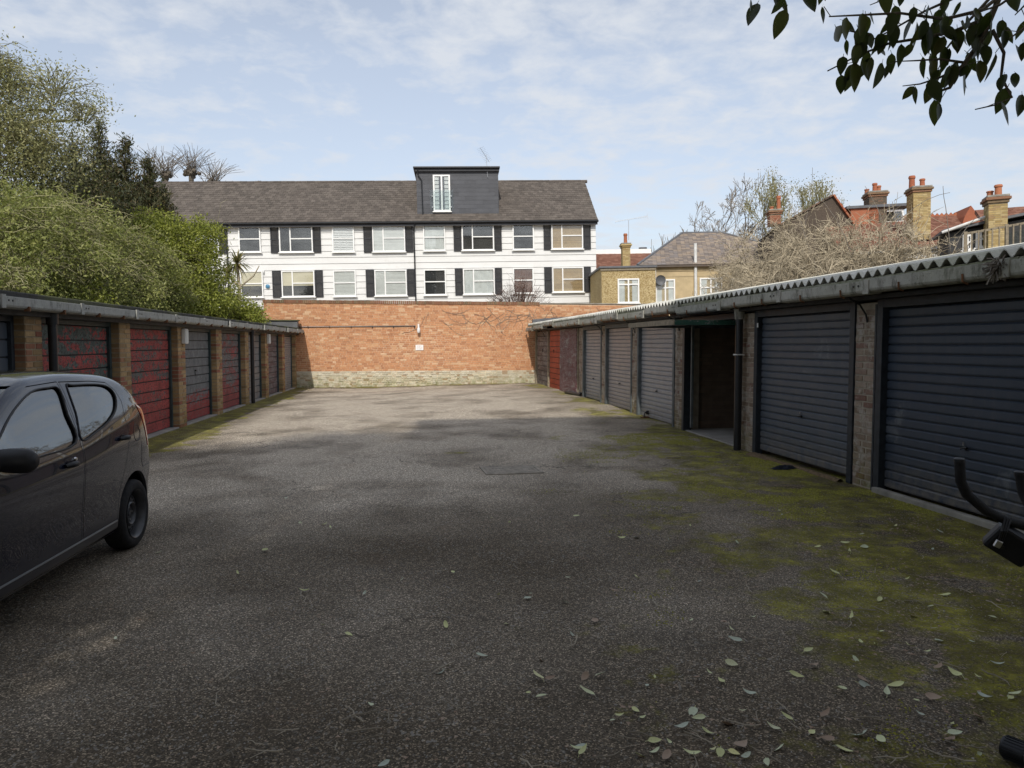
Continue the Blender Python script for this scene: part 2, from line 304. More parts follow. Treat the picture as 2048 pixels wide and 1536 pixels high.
def thing(name, label, cat, loc=(0, 0, 0), rz=0., group=None):
    o = bpy.data.objects.new(name, None); COL.objects.link(o); o.location = loc; o.rotation_euler = (0, 0, rz); o.empty_display_size = .2
    return tag(o, label, cat, group)
def copy_tree(o, parent=None):
    c = o.copy(); COL.objects.link(c); c.parent = parent
    for ch in list(o.children): copy_tree(ch, c)
    return c
_cm = {}
def chamfer_mesh(mat, ch=.06):
    """unit block with softened edges, shared by all alike pieces"""
    if (mat, ch) in _cm: return _cm[(mat, ch)]
    bm = bmesh.new(); bmesh.ops.create_cube(bm, size=1.0); bmesh.ops.bevel(bm, geom=bm.edges[:], offset=ch, segments=1, affect='EDGES')
    me = bpy.data.meshes.new('piece'); bm.to_mesh(me); bm.free(); me.materials.append(MATS[mat]); _cm[(mat, ch)] = me; return me
_CUBE = np.array([(-1, -1, -1), (1, -1, -1), (1, 1, -1), (-1, 1, -1), (-1, -1, 1), (1, -1, 1), (1, 1, 1), (-1, 1, 1)], float) * .5
_CF = np.array([(0, 3, 2, 1), (4, 5, 6, 7), (0, 1, 5, 4), (1, 2, 6, 5), (2, 3, 7, 6), (3, 0, 4, 7)])
def pieces(name, specs, mat, parent, maxobj=300, rest='brickwork', ch=.06):
    """specs: (centre, size, euler); the first maxobj become objects of their own, the rest one joined part"""
    me = chamfer_mesh(mat, ch)
    for c, sz, e in specs[:maxobj]:
        o = bpy.data.objects.new(name, me); COL.objects.link(o); o.parent = parent; o.location = c; o.scale = sz; o.rotation_euler = e
    if len(specs) > maxobj:
        r = specs[maxobj:]; V = np.empty((len(r) * 8, 3)); F = np.empty((len(r) * 6, 4), int)
        for i, (c, sz, e) in enumerate(r):
            q = _CUBE * np.array(sz)
            if e != (0, 0, 0): q = q @ np.array(Matrix.Rotation(e[2], 3, 'Z') @ Matrix.Rotation(e[1], 3, 'Y') @ Matrix.Rotation(e[0], 3, 'X')).T
            V[i * 8:i * 8 + 8] = q + np.array(c); F[i * 6:i * 6 + 6] = _CF + i * 8
        tag(npmesh(rest, V, F, mat, parent), kind='stuff')
def smooth01(a, b, x):
    t = np.clip((x - a) / (b - a), 0, 1); return t * t * (3 - 2 * t)
def fbm(x, y, sc=1., seed=0.): return mnoise.fractal(Vector((x * sc + seed, y * sc - seed * .7, seed * 1.3)), 1., 2., 4)
def gz(x, y):
    """height of the yard: it climbs a few centimetres towards the far right corner"""
    a = min(max((y - 8) / 12, 0), 1); b = min(max((x + 3) / 7, 0), 1); return .10 * a * a * (3 - 2 * a) * b * b * (3 - 2 * b)
# ================================================================== THE YARD
def xr(y): return 4.56 - .0316 * (y - 6.9)          # front line of the right-hand garages
WALL_O = Vector((-4.2, 25.45, 0)); WALL_RZ = R(2.0)
def wall_y(x): return WALL_O.y + math.tan(WALL_RZ) * (x - WALL_O.x)

def ground_material():
    t = NT('asphalt'); p = t.pos(); A = t.attr('wear_and_light'); s = t.n('ShaderNodeSeparateColor'); t.l(A.outputs['Color'], s.inputs[0]); moss, brown, pale = s.outputs[0], s.outputs[1], s.outputs[2]
    v = t.n('ShaderNodeSeparateColor'); t.l(t.voro(175), v.inputs[0]); v2 = t.n('ShaderNodeSeparateColor'); t.l(t.voro(95), v2.inputs[0])
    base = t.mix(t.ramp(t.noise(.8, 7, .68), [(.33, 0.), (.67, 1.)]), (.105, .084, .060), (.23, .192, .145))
    base = t.mix(pale, base, (.42, .362, .288))  # worn patches, and fill light painted in: the mid yard pales with distance
    base = t.mix(t.math('MULTIPLY', brown, .85), base, (.070, .053, .033))  # brown soil film, plus shade painted into the colour of the near end
    chips = t.ramp(v.outputs[0], [(0, .30), (.5, .72), (.82, 1.25), (.92, 2.4), (1., 3.8)]); c = t.mix(.92, base, chips, 'MULTIPLY')
    big = t.ramp(v2.outputs[1], [(.90, 0.), (.93, .55)]); c = t.mix(t.math('MULTIPLY', big, t.ramp(t.noise(2.3, 3), [(.4, .2), (.6, 1.)])), c, (.31, .295, .265))
    c = t.mix(t.ramp(t.noise(3.1, 7, .7), [(.56, 0.), (.75, .45)]), c, t.mix(.5, c, (.03, .027, .024)))
    mn = t.math('ADD', moss, t.math('MULTIPLY', t.math('SUBTRACT', t.noise(5.5, 8, .72), .5), 1.5))
    mn = t.math('SUBTRACT', mn, t.ramp(t.noise(1.7, 5, .62, .6), [(.46, 0.), (.66, .5)])); mm = t.ramp(mn, [(.24, 0.), (.56, 1.)]); mf = t.math('MULTIPLY', mm, t.ramp(t.noise(45, 5, .8), [(.38, .12), (.54, 1.)]))
    mc = t.ramp(t.noise(3.3, 6, .7), [(.32, (.065, .052, .018)), (.5, (.165, .152, .023)), (.68, (.39, .365, .048))]); c = t.mix(mf, c, mc)
    cw = t.n('ShaderNodeTexVoronoi', feature='DISTANCE_TO_EDGE'); wv = t.n('ShaderNodeVectorMath', operation='ADD'); t.l(p, wv.inputs[0]); nz = t.n('ShaderNodeTexNoise'); t.l(p, nz.inputs['Vector']); nz.inputs['Scale'].default_value = 2.2; nz.inputs['Detail'].default_value = 6; sc_ = t.n('ShaderNodeVectorMath', operation='SCALE'); t.l(nz.outputs['Color'], sc_.inputs[0]); sc_.inputs['Scale'].default_value = .9; t.l(sc_.outputs[0], wv.inputs[1]); t.l(wv.outputs[0], cw.inputs['Vector']); cw.inputs['Scale'].default_value = .42
    ck = t.math('MULTIPLY', t.ramp(cw.outputs['Distance'], [(.0, 1.), (.006, 0.)]), t.ramp(t.noise(.5, 3), [(.46, 0.), (.56, .8)])); c = t.mix(ck, c, (.03, .026, .02))
    c = t.mix(t.ramp(t.noise(1.35, 8, .72, .4), [(.54, 0.), (.70, .6)]), c, t.mix(.5, c, (.115, .075, .04))); st = t.ramp(t.noise(.9, 6, .6, .8), [(.60, 0.), (.74, .4)]); c = t.mix(t.math('MULTIPLY', st, t.math('SUBTRACT', 1., mf)), c, (.045, .040, .034))
    h = t.math('ADD', t.math('MULTIPLY', v.outputs[0], .5), t.math('ADD', t.math('MULTIPLY', t.noise(60, 4, .7), .6), t.math('MULTIPLY', mf, .9)))
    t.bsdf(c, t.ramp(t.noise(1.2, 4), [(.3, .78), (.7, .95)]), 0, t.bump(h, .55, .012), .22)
ground_material()

def build_ground():
    def axis(a, b, st, far):
        core = list(np.arange(a, b + 1e-6, st)); g = []; d = st * 2; x = 0
        while x < far: x += d; d *= 1.7; g.append(x)
        return np.array([a - q for q in g[::-1]] + core + [b + q for q in g])
    xs = axis(-5.0, 5.6, .1, 1600); ys = axis(.6, 27.0, .1, 1600); nx, ny = len(xs), len(ys)
    V = np.zeros((nx * ny, 3)); C = np.zeros((nx * ny, 4)); C[:, 3] = 1
    for j, y in enumerate(ys):
        for i, x in enumerate(xs):
            k = j * nx + i; core = -5.1 < x < 5.7 and .5 < y < 27.1; z = gz(x, y); m = b = p = 0.
            if core:
                q1 = fbm(x, y, .9, 3.); q2 = fbm(x, y, 2.7, 9.); q3 = fbm(x, y, .45, 5.); z += .010 * q1 + .004 * q2
                dr = xr(y) - x; near = 1 - smooth01(7.2, 12.0, y)
                wr = .55 + 2.2 * near + 1.3 * (1 - smooth01(3., 6.5, y))
                m = (1 - smooth01(wr * .35, wr * 1.2, dr + q1 * 1.0 + .1)) * (.80 + .5 * q2)
                m = max(m, .78 * math.exp(-((x - 3.55) / .75) ** 2 - ((y - 9.9) / .9) ** 2) * (1 + q2), .8 * math.exp(-((x - 3.6) / .4) ** 2 - ((y - 14.9) / 1.3) ** 2) * (1 + q2))
                dl = x + 4.12; wl = .42 + .55 * math.exp(-((y - 12.2) / 1.7) ** 2) + .25 * math.exp(-((y - 20) / 2) ** 2)
                m = max(m, (1 - smooth01(wl * .35, wl, dl + q2 * .35)) * 1.0); dw = wall_y(x) - y
                m = max(m, (1 - smooth01(.12, .62, dw + q1 * .4 + q2 * .2)) * .78)
                m = max(m, .7 * math.exp(-((x - .42) / .22) ** 2 - ((y - 9.95) / .13) ** 2))
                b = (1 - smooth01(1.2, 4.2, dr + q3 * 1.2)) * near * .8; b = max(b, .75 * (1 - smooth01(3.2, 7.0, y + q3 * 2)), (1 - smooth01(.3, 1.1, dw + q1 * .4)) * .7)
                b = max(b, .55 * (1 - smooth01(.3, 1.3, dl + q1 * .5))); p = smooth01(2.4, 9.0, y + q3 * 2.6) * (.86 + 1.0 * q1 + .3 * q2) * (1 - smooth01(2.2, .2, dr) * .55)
            else: p = .2
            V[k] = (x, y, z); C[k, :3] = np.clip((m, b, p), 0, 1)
    a = np.arange(nx * ny).reshape(ny, nx); F = np.stack([a[:-1, :-1], a[:-1, 1:], a[1:, 1:], a[1:, :-1]], -1).reshape(-1, 4)
    o = npmesh('ground', V, F, 'asphalt', smooth=True); ca = o.data.color_attributes.new('wear_and_light', 'FLOAT_COLOR', 'POINT'); ca.data.foreach_set('color', C.astype(np.float32).ravel())
    tag(o, 'worn grey asphalt yard with moss along its edges', kind='structure')
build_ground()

# ------------------------------------------------------------------ brick wall across the end of the yard
def brick_rows(x0, x1, z0, z1, depth, pitch, keep=None, sl=.195, y0=0., jit=.003, headers=.35):
    out = []; n = int(round((z1 - z0) / pitch))
    for c in range(n):
        z = z0 + (c + .5) * pitch; x = x0 - random.uniform(0, .19)
        while x < x1:
            L = sl if random.random() > headers else sl * .5; a, b = max(x, x0), min(x + L, x1)
            if b - a > .03:
                xc = (a + b) / 2
                if keep is None or keep(xc, z):
                    out.append(((xc, y0 + depth / 2 + random.uniform(-jit, jit), z + random.uniform(-.0015, .0015)), (b - a - .010, depth, pitch - .010), (0, 0, random.uniform(-.008, .008))))
            x += L
    return out
wall = thing('brick_wall', 'tall orange brick wall with cream painted base closing the end of the garage yard', 'wall', tuple(WALL_O), WALL_RZ)
MB().box(-1.15, 8.32, .008, .22, -.2, 2.88).build('wall_core', 'mortar', wall)
MB().box(8.32, 13.2, .008, .22, -.2, 2.93).build('wall_core', 'mortar', wall)
vis = lambda x, z: (x > -.25 or z > 1.7) and (x < 8.45 or z > 1.9)
orange = brick_rows(-1.15, 13.2, .56, 2.89, .1, .0685, vis); orange.sort(key=lambda s: abs(s[0][0] - 4.1) + 2 * abs(s[0][2] - 1.3))
pieces('brick', orange, 'brick_orange', wall, 300)
MB().box(-.3, 8.5, .004, .1, -.15, .545).build('base_core', 'mortar_cream', wall)
cream = brick_rows(-.25, 8.45, -.06, .556, .1, .0685, None, jit=.012, y0=-.008); cream.sort(key=lambda s: abs(s[0][0] - 4.1)); pieces('painted_brick', cream, 'brick_cream_wash', wall, 300, 'painted_brickwork', .09)
cop = []; x = -1.17
while x < 8.3: cop.append(((x + .034, .10, 2.935 + random.uniform(-.004, .004)), (.060, .25, .11), (0, random.uniform(-.02, .02), 0))); x += .0685
pieces('coping_brick', cop, 'brick_coping', wall, 0, 'coping')
MB().box(8.32, 13.25, -.03, .26, 2.931, 2.965).build('concrete_cap', 'concrete', wall, bevel=.006)
# lower garden wall seen left of it
gw = thing('garden_wall', 'low tan brick garden wall beyond the left garages below the white house', 'wall', (-9.2, 25.9, 0), 0)
MB().box(0, 3.75, .006, .2, -.1, 2.62).build('wall_core', 'mortar_tan', gw)
pieces('brick', brick_rows(0, 3.75, 1.9, 2.64, .1, .0685), 'brick_tan', gw, 0)
MB().box(-.02, 3.77, -.03, .23, 2.645, 2.70).build('concrete_cap', 'concrete', gw, bevel=.005)
# creeper stems
def creeper():
    rnd = random.Random(5); t = thing('creeper', 'bare creeper stems clinging to the upper face of the orange brick wall', 'creeper', tuple(WALL_O), WALL_RZ)
    for st, n in (((6.6, 2.55), 26), ((9.6, 2.6), 24)):
        for i in range(n):
            x = st[0] + rnd.uniform(-2.4, 2.2); z = st[1] + rnd.uniform(-.2, .35); a = rnd.uniform(-2.6, -.5); pts = []
            for k in range(rnd.randint(6, 12)):
                pts.append((x, -.006, z)); a += rnd.uniform(-.5, .5); x += .11 * math.cos(a); z += .09 * math.sin(a)
                if z < 1.75: break
            pts = [p for p in pts if p[2] < 2.86]
            if len(pts) > 2: MB().tube(pts, .006, 4).build('stem', 'twig_grey', t)
creeper()
def wall_pt(px, py, off=0.):
    d = sight(px, py); n = Vector((-math.sin(WALL_RZ), math.cos(WALL_RZ), 0)); s = (WALL_O.dot(n) - off) / d.dot(n); return d * s + Vector((0, 0, CAM_H))
# yard lamp and its conduit
lp = wall_pt(837, 660); lamp = thing('wall_lamp', 'white glass well lamp fixed to the orange brick wall above a sign', 'lamp', lp, WALL_RZ)
lamp['label'] = 'white jar shaped lamp fixed on the orange brick wall above the small sign'
MB().lathe([(.0, .02), (.03, .02), (.034, .05), (.03, .085), (0, .085)], 14, c=(0, -.13, .05)).build('lamp_cap', 'white_plastic', lamp, True)
MB().lathe([(0, -.13), (.035, -.125), (.052, -.10), (.055, -.02), (.048, .03), (.03, .06), (0, .06)], 18, c=(0, -.13, .02)).build('lamp_glass', 'white_plastic', lamp, True)
MB().tube([(0, .0, .16), (0, -.07, .19), (0, -.12, .17), (0, -.13, .13)], .014, 8).build('bracket', 'white_plastic', lamp, True)
MB().box(-.03, .03, -.012, .004, .11, .21).build('backplate', 'white_plastic', lamp, bevel=.004)
c0, c1 = wall_pt(597, 654), wall_pt(831, 652); cd = thing('conduit', 'thin black cable conduit running along the orange brick wall to the lamp', 'conduit', c0, math.atan2(c1.y - c0.y, c1.x - c0.x))
Lc = math.hypot(c1.x - c0.x, c1.y - c0.y)
MB().tube([(0, -.016, 0), (Lc, -.016, c1.z - c0.z)], .016, 8).build('pipe', 'black_pipe', cd, True)
for k in range(6): MB().box(.3 + k * .72, .33 + k * .72, -.036, .002, -.02, .03).build('clip', 'black_pipe', cd)
# sign
sg = wall_pt(839, 695, .012); s0, s1 = wall_pt(832, 690), wall_pt(847, 701); sw, sh = .27, .19
sign = thing('wall_sign', 'small white notice with four lines of red and grey lettering on the brick wall', 'sign', sg, WALL_RZ)
MB().box(-sw / 2, sw / 2, -.004, .004, -sh / 2, sh / 2).build('plate', 'white_paint', sign, bevel=.002)
simple('sign_red', (.55, .16, .15), .6, .1); simple('sign_grey', (.38, .36, .36), .6, .1)
_g = random.Random(3)
for row, (zc, words, m) in enumerate([(.053, (2, 7), 'sign_red'), (.018, (3, 5, 2), 'sign_grey'), (-.017, (5, 3, 5), 'sign_red'), (-.052, (3, 7), 'sign_grey')]):
    mb = MB(); n = sum(words) + len(words) - 1; x = -n * .0135 / 2
    for w in words:
        for k in range(w):
            mb.box(x, x + .0028, -.0055, -.0042, zc - .010, zc + .010)
            if _g.random() < .7: mb.box(x + .0031, x + .0098, -.0055, -.0042, zc + .0072, zc + .010)
            if _g.random() < .6: mb.box(x + .0031, x + .0098, -.0055, -.0042, zc - .010, zc - .0072)
            if _g.random() < .6: mb.box(x + .0072, x + .0098, -.0055, -.0042, zc - .0069, zc + .0069)
            x += .0135
        x += .0135
    mb.build('lettering', m, sign)

# ------------------------------------------------------------------ garages
def pillar_specs(y0, w, z0, z1, depth, sgn, pitch=.0685):
    out = []; n = int((z1 - z0) / pitch); a = w * .60
    for c in range(n):
        z = z0 + (c + .5) * pitch; cut = a if c % 2 else w - a
        for p, q in ((0, cut), (cut, w)):
            out.append(((sgn * depth / 2 + random.uniform(-.003, .003), y0 + (p + q) / 2, z), (depth, q - p - .010, pitch - .011), (0, 0, random.uniform(-.01, .01))))
    return out
def pillar(parent, y0, w, z0, z1, depth, sgn, mat, mortar, asobj):
    x0, x1 = sorted((sgn * .007, sgn * (depth + .1)))
    p = MB().box(x0, x1, y0 + .006, y0 + w - .006, z0 - .1, z1).build('pillar', mortar, parent)
    pieces('brick', pillar_specs(y0, w, z0, z1, depth, sgn), mat, p, 300 if asobj else 0); return p
def rib_mesh(mat, sgn):
    k = ('rib', mat, sgn)
    if k not in _cm:
        mb = MB(); pr = [(0, -.46), (.013, -.42), (.016, -.30), (.016, .30), (.003, .44), (-.004, .47), (-.004, -.5), (0, -.5)]
        mb.prism([(-sgn * a, b) for a, b in pr], 'y', -.5, .5); _cm[k] = mb.mesh('rib', mat)
        bm = bmesh.new(); bm.from_mesh(_cm[k]); bmesh.ops.recalc_face_normals(bm, faces=bm.faces); bm.to_mesh(_cm[k]); bm.free()
    return _cm[k]
def t_handle(door, x, y, z, sgn, drop=.07):
    h = MB().lathe([(0, 0), (.026, 0), (.026, .012), (.012, .016), (.010, .03), (0, .03)], 12, 'x', (0, 0, 0)) if False else MB()
    h.tube([(x, y, z), (x - sgn * .03, y, z)], .012, 10); h.tube([(x - sgn * .03, y - .035, z + .006), (x - sgn * .036, y, z), (x - sgn * .03, y + .035, z - .01)], .009, 8)
    h.tube([(x - sgn * .004, y, z), (x - sgn * .010, y, z - drop)], .008, 8); return h.build('handle', 'black_metal', door, True)
def door_frame(parent, y0, y1, z0, z1, x, sgn, w, mat, d=.08):
    f = MB(); xa, xb = sorted((x, x + sgn * d))
    f.box(xa, xb, y0, y0 + w, z0, z1); f.box(xa, xb, y1 - w, y1, z0, z1); f.box(xa, xb, y0 + w + .001, y1 - w - .001, z1 - w, z1)
    return f.build('door_frame', mat, parent, bevel=.004)
def panel_door(parent, y0, y1, z0, z1, n, mat, x, sgn, back='dark_timber', handle=None, vertical=False, label=None):
    xa, xb = sorted((x + sgn * .018, x + sgn * .045))
    d = MB().box(xa, xb, y0, y1, z0, z1).build('garage_door', back, parent)
    if label: d['label'] = label
    me = chamfer_mesh(mat, .03); H = (z1 - z0) / n; Wd = (y1 - y0) / n
    for k in range(n):
        o = bpy.data.objects.new('plank' if vertical else 'panel', me); COL.objects.link(o); o.parent = d
        if vertical: o.location = (x + sgn * .009 + random.uniform(-.003, .003), y0 + (k + .5) * Wd, (z0 + z1) / 2); o.scale = (.018, Wd - .006, z1 - z0)
        else: o.location = (x + sgn * .009 + random.uniform(-.002, .002), (y0 + y1) / 2, z0 + (k + .5) * H); o.scale = (.018, y1 - y0, H - .018)
    if handle: t_handle(d, x, handle[0], handle[1], sgn, .09)
    return d
def ribbed_door(parent, y0, y1, z0, z1, n, mat, x, sgn, handle=None, label=None):
    xa, xb = sorted((x + sgn * .006, x + sgn * .03))
    d = MB().box(xa, xb, y0, y1, z0, z1).build('garage_door', mat, parent)
    if label: d['label'] = label
    me = rib_mesh(mat, sgn); H = (z1 - z0) / n
    for k in range(n):
        o = bpy.data.objects.new('rib', me); COL.objects.link(o); o.parent = d; o.location = (x, (y0 + y1) / 2, z0 + (k + .5) * H); o.scale = (1, y1 - y0, H)
    if handle:
        t_handle(d, x - sgn * .014, handle[0], handle[1], sgn, .02); MB().tube([(x - sgn * .03, handle[0] + .02, handle[1] + .05), (x - sgn * .03, handle[0] + .02, handle[1] + .02)], .006, 6).build('keeper', 'steel', d)
    return d
def gutter_seg(parent, y0, y1, x, z0, z1, sgn, mat, depth=.13, broken=False):
    """one cast length of trough gutter, seen from outside: rounded belly, thick lip"""
    hgt = z1 - z0; pr = [(0, z1), (0, z0 + hgt * .28), (.012, z0 + hgt * .12), (.04, z0 + .004), (.09, z0), (depth, z0 + .01), (depth, z1), (depth - .02, z1), (depth - .02, z0 + .03), (.022, z0 + .03), (.022, z1)]
    if broken: pr = [(.06, z0 + .03), (.09, z0), (depth, z0 + .01), (depth, z1), (depth - .02, z1), (depth - .02, z0 + .03)]
    mb = MB(); mb.prism([(x + sgn * a, b) for a, b in pr], 'y', y0, y1); o = mb.build('gutter', mat, parent, bevel=.004)
    bm = bmesh.new(); bm.from_mesh(o.data); bmesh.ops.recalc_face_normals(bm, faces=bm.faces); bm.to_mesh(o.data); bm.free(); return o

# ---- left row
LX = -4.3
left = thing('garage_row', 'low brick garage block with flat felt roof and peeling red and grey doors', 'garages', (LX, 0, 0))
LP = [(1.2, .36), (3.62, .36), (6.06, .36), (8.49, .36), (10.96, .40), (13.44, .40), (15.84, .42), (18.3, .36), (20.55, .40), (22.95, .42), (25.22, .30)]
for i, (y, w) in enumerate(LP): pillar(left, y, w, 0, 1.80, .20, -1, 'brick_tan', 'mortar_tan', i in (3, 4, 5, 6, 7) )
ldoors = [None, ('p', 8, 'door_navy'), ('p', 9, 'door_navy_worn'), ('p', 9, 'paint_red_green'), ('p', 10, 'paint_red'), ('p', 10, 'paint_grey'), ('p', 11, 'paint_red_grey'), ('p', 10, 'paint_silver'), ('p', 11, 'paint_mauve'), ('r', 24, 'door_grey')]
llab = [None, None, 'dark blue grey panelled garage door', 'peeling red and green panelled garage door', 'mostly red peeling panelled garage door', 'bare grey panelled garage door with a red foot', 'grey and red flaking garage door', 'dull silver panelled garage door', 'mottled mauve grey flaking garage door', 'ribbed grey steel garage door']
for i, dsp in enumerate(ldoors):
    y0 = LP[i][0] + LP[i][1]; y1 = LP[i + 1][0]
    if dsp is None: dsp = ('p', 8, 'door_navy')
    fm = 'teal_frame' if i >= 3 else 'navy_frame'
    door_frame(left, y0 + .002, y1 - .002, -.02, 1.80, -.11, -1, .06, fm, .10)
    kind, n, m = dsp
    hd = (y0 + (y1 - y0) * .5, .98) if i in (3, 5, 7) else None
    if kind == 'p': panel_door(left, y0 + .063, y1 - .063, .03, 1.735, n, m, -.15, -1, handle=hd, label=llab[i])
    else: ribbed_door(left, y0 + .063, y1 - .063, .03, 1.735, n, m, -.15, -1, (y0 + .55, .72), label=llab[i])
MB().box(-4.3, -.26, 1.0, 25.4, -.05, 1.795).build('garage_body', 'brick_dark', left)
MB().box(-.19, -.015, 1.0, 25.5, -.12, .025).build('sill', 'concrete_floor', left, bevel=.006)
MB().box(-.20, .05, 1.0, 25.5, 1.802, 1.842).build('soffit', 'soffit', left); MB().box(.05, .085, 1.0, 25.5, 1.80, 1.90).build('fascia', 'dark_timber', left)
MB().box(-4.4, .16, 1.0, 25.45, 1.905, 2.035).build('roof', 'felt', left, bevel=.015)
y = 1.0; k = 0
while y < 25.3:
    L = min(1.66, 25.42 - y); g = gutter_seg(left, y + .003, y + L - .003, .24, 1.85, 1.972 + random.uniform(-.003, .003), -1, 'gutter_left')
    g.rotation_euler = (0, 0, random.uniform(-.002, .002))
    MB().box(.236, .252, y - .035, y + .035, 1.852, 1.985).build('joint', 'gutter_left', g)
    for yy in (.10, .17): MB().lathe([(0, .0), (.010, .0), (.010, -.006)], 8, 'x', (.2545 if False else .246, y + yy, 1.93)).build('bolt', 'black_metal', g)
    for yy in (.45, 1.2): MB().box(.20, .254, y + yy, y + yy + .025, 1.835, 1.885).build('bracket', 'rust', g)
    y += L; k += 1
for yy in (8.93, 18.72):
    dp = MB().tube([(.07, yy, 1.80), (.07, yy, .02)], .048, 14); dp.build('downpipe', 'black_pipe', left, True)
    MB().lathe([(.062, 1.72), (.066, 1.84), (.06, 1.84), (.055, 1.72), (.062, 1.72)], 14, 'z', (.07, yy, 0)).build('pipe_collar', 'black_pipe', left, True)
for yy in (13.62, 20.75):
    lb = MB().box(-.001, .075, yy, yy + .17, 1.50, 1.77).build('light_box', 'white_plastic', left, bevel=.015)
    MB().box(.0755, .080, yy + .015, yy + .155, 1.52, 1.75).build('diffuser', 'blind_white', lb, bevel=.002)
MB().box(-1.9, .12, 25.05, 25.3, 2.036, 2.27).build('upstand', 'lead_grey', left, bevel=.01)
MB().box(-1.95, .16, 25.0, 25.33, 2.271, 2.30).build('upstand_cap', 'felt', left, bevel=.005)

# ---- right row
RRZ = math.atan2(.59, 18.7)
right = thing('garage_row', 'low garage block with corrugated sheet roof and ribbed dark steel doors, one open', 'garages', (4.56, 6.9, 0), RRZ)
RP = [(-5.15, .36), (-2.68, .34), (-.05, .36), (2.52, .36), (5.06, .36), (7.46, .34), (9.80, .32), (11.93, .42)]
for i, (y, w) in enumerate(RP): pillar(right, y, w, -.06, 1.92, .20, 1, 'brick_grey_wash', 'mortar_grey', i in (2, 3, 4, 5, 6))
def rbay(y0, y1, mat, fm, n, label, hz=.62, zb=0., kind='r', x=.075):
    door_frame(right, y0 + .003, y1 - .003, zb - .06, 1.945, -.012, 1, .085, fm, .11)
    if kind == 'r': return ribbed_door(right, y0 + .09, y1 - .09, zb, 1.855, n, mat, x, 1, ((y0 + y1) / 2, hz), label=label)
rbay(-4.79, -2.68, 'door_navy', 'navy_frame', 20, 'dark navy ribbed garage door')
rbay(-2.34, -.05, 'door_navy', 'navy_frame', 20, 'near black navy ribbed garage door, smoothest of the row', .60, .055)
rbay(.31, 2.52, 'door_navy_worn', 'navy_frame', 20, 'worn navy ribbed garage door sagging above a gap at its foot', .62, .06)
rbay(5.42, 7.46, 'door_grey', 'grey_frame', 21, 'grey ribbed garage door below the raised green door', .60, .05)
rbay(7.80, 9.80, 'door_pinkish', 'grey_frame', 21, 'grey ribbed garage door faded to pink', .62, .08)
rbay(10.12, 11.93, 'door_grey', 'grey_frame', 21, 'silver grey ribbed garage door beside a brick pier', .62, .10)
# the open garage
door_frame(right, 2.882, 5.058, -.06, 1.945, -.012, 1, .09, 'navy_frame', .14)
MB().box(.02, 4.9, 2.75, 5.2, -.14, .032).build('garage_floor', 'concrete_floor', right, bevel=.004)
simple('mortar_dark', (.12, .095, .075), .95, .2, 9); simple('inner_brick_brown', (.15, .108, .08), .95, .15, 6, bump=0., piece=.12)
def inner_bricks():
    sp = []
    for c in range(28):
        z = .03 + (c + .5) * .0685; x = .45 - random.uniform(0, .19)
        while x < 3.0: sp.append(((x + .097, 5.16, z), (.188, .09, .0605), (0, 0, 0))); x += .195
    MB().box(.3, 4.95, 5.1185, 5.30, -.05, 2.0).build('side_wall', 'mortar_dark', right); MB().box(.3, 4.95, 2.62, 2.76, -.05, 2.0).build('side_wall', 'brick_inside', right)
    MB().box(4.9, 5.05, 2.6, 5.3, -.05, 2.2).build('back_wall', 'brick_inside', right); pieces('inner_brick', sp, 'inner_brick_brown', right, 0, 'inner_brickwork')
inner_bricks()
rd = MB().box(-.98, 1.0, 2.99, 4.95, 0, .03).build('raised_door', 'navy_frame', right, bevel=.004); rd['label'] = 'tipped up green and grey door sticking out of the open garage'
rd.rotation_euler = (0, 0, 0); rd.location = (0, 0, 1.80)
peel('paint_green', (.13, .13, .125), (.014, .055, .038), .62)
MB().box(-1.0, -.97, 2.98, 4.96, -.035, .04).build('edge_rail', 'timber_grey', rd); MB().box(-.969, .9, 2.975, 2.988, -.035, .035).build('edge_rail', 'paint_green', rd); MB().box(-.969, .9, 4.952, 4.965, -.035, .035).build('edge_rail', 'grey_frame', rd)
MB().box(.02, .06, 4.72, 4.76, .1, 1.8).build('track', 'grey_frame', right)
# old timber doors at the far end
def old_bay(y0, y1, mat, n, label, vertical=False, x=.02, zb=.04, handle=None):
    MB().box(-.03, .09, y0, y0 + .05, zb - .1, 1.93).build('door_post', 'timber_grey', right, bevel=.004); return panel_door(right, y0 + .053, y1 - .003, zb, 1.92, n, mat, x, 1, 'dark_timber', handle, vertical, label)
old_bay(12.38, 14.50, 'paint_maroon', 9, 'maroon vertical plank door with silver weathered wood', True, -.05, .03)
old_bay(14.52, 16.36, 'paint_orange', 11, 'orange red garage door of horizontal boards', False, .03, .06, (15.7, 1.3))
old_bay(16.38, 18.52, 'paint_grey_flake', 11, 'flaking mauve grey garage door of horizontal boards', False, .03, .09, (17.5, 1.3))
MB().box(-.03, .12, 18.54, 18.66, -.05, 1.95).build('door_post', 'timber_grey', right)
MB().box(.22, 4.95, -5.2, 2.6, -.1, 1.93).build('garage_body', 'brick_dark', right); MB().box(.22, 4.95, 5.31, 18.6, -.1, 1.93).build('garage_body', 'brick_dark', right)
MB().box(4.96, 5.1, -5.2, 18.6, -.1, 3.04).build('rear_wall', 'brick_dark', right); MB().prism([(-.2, 1.9), (5.1, 1.9), (5.1, 3.0), (-.2, 2.12)], 'y', -5.22, -5.1).build('end_wall', 'brick_dark', right)
MB().box(-.06, .012, -2.30, -.10, -.14, .05).build('sill', 'concrete', right, bevel=.01)
MB().box(-.14, .10, -5.2, 18.6, 1.946, 1.985).build('soffit', 'dark_timber', right)
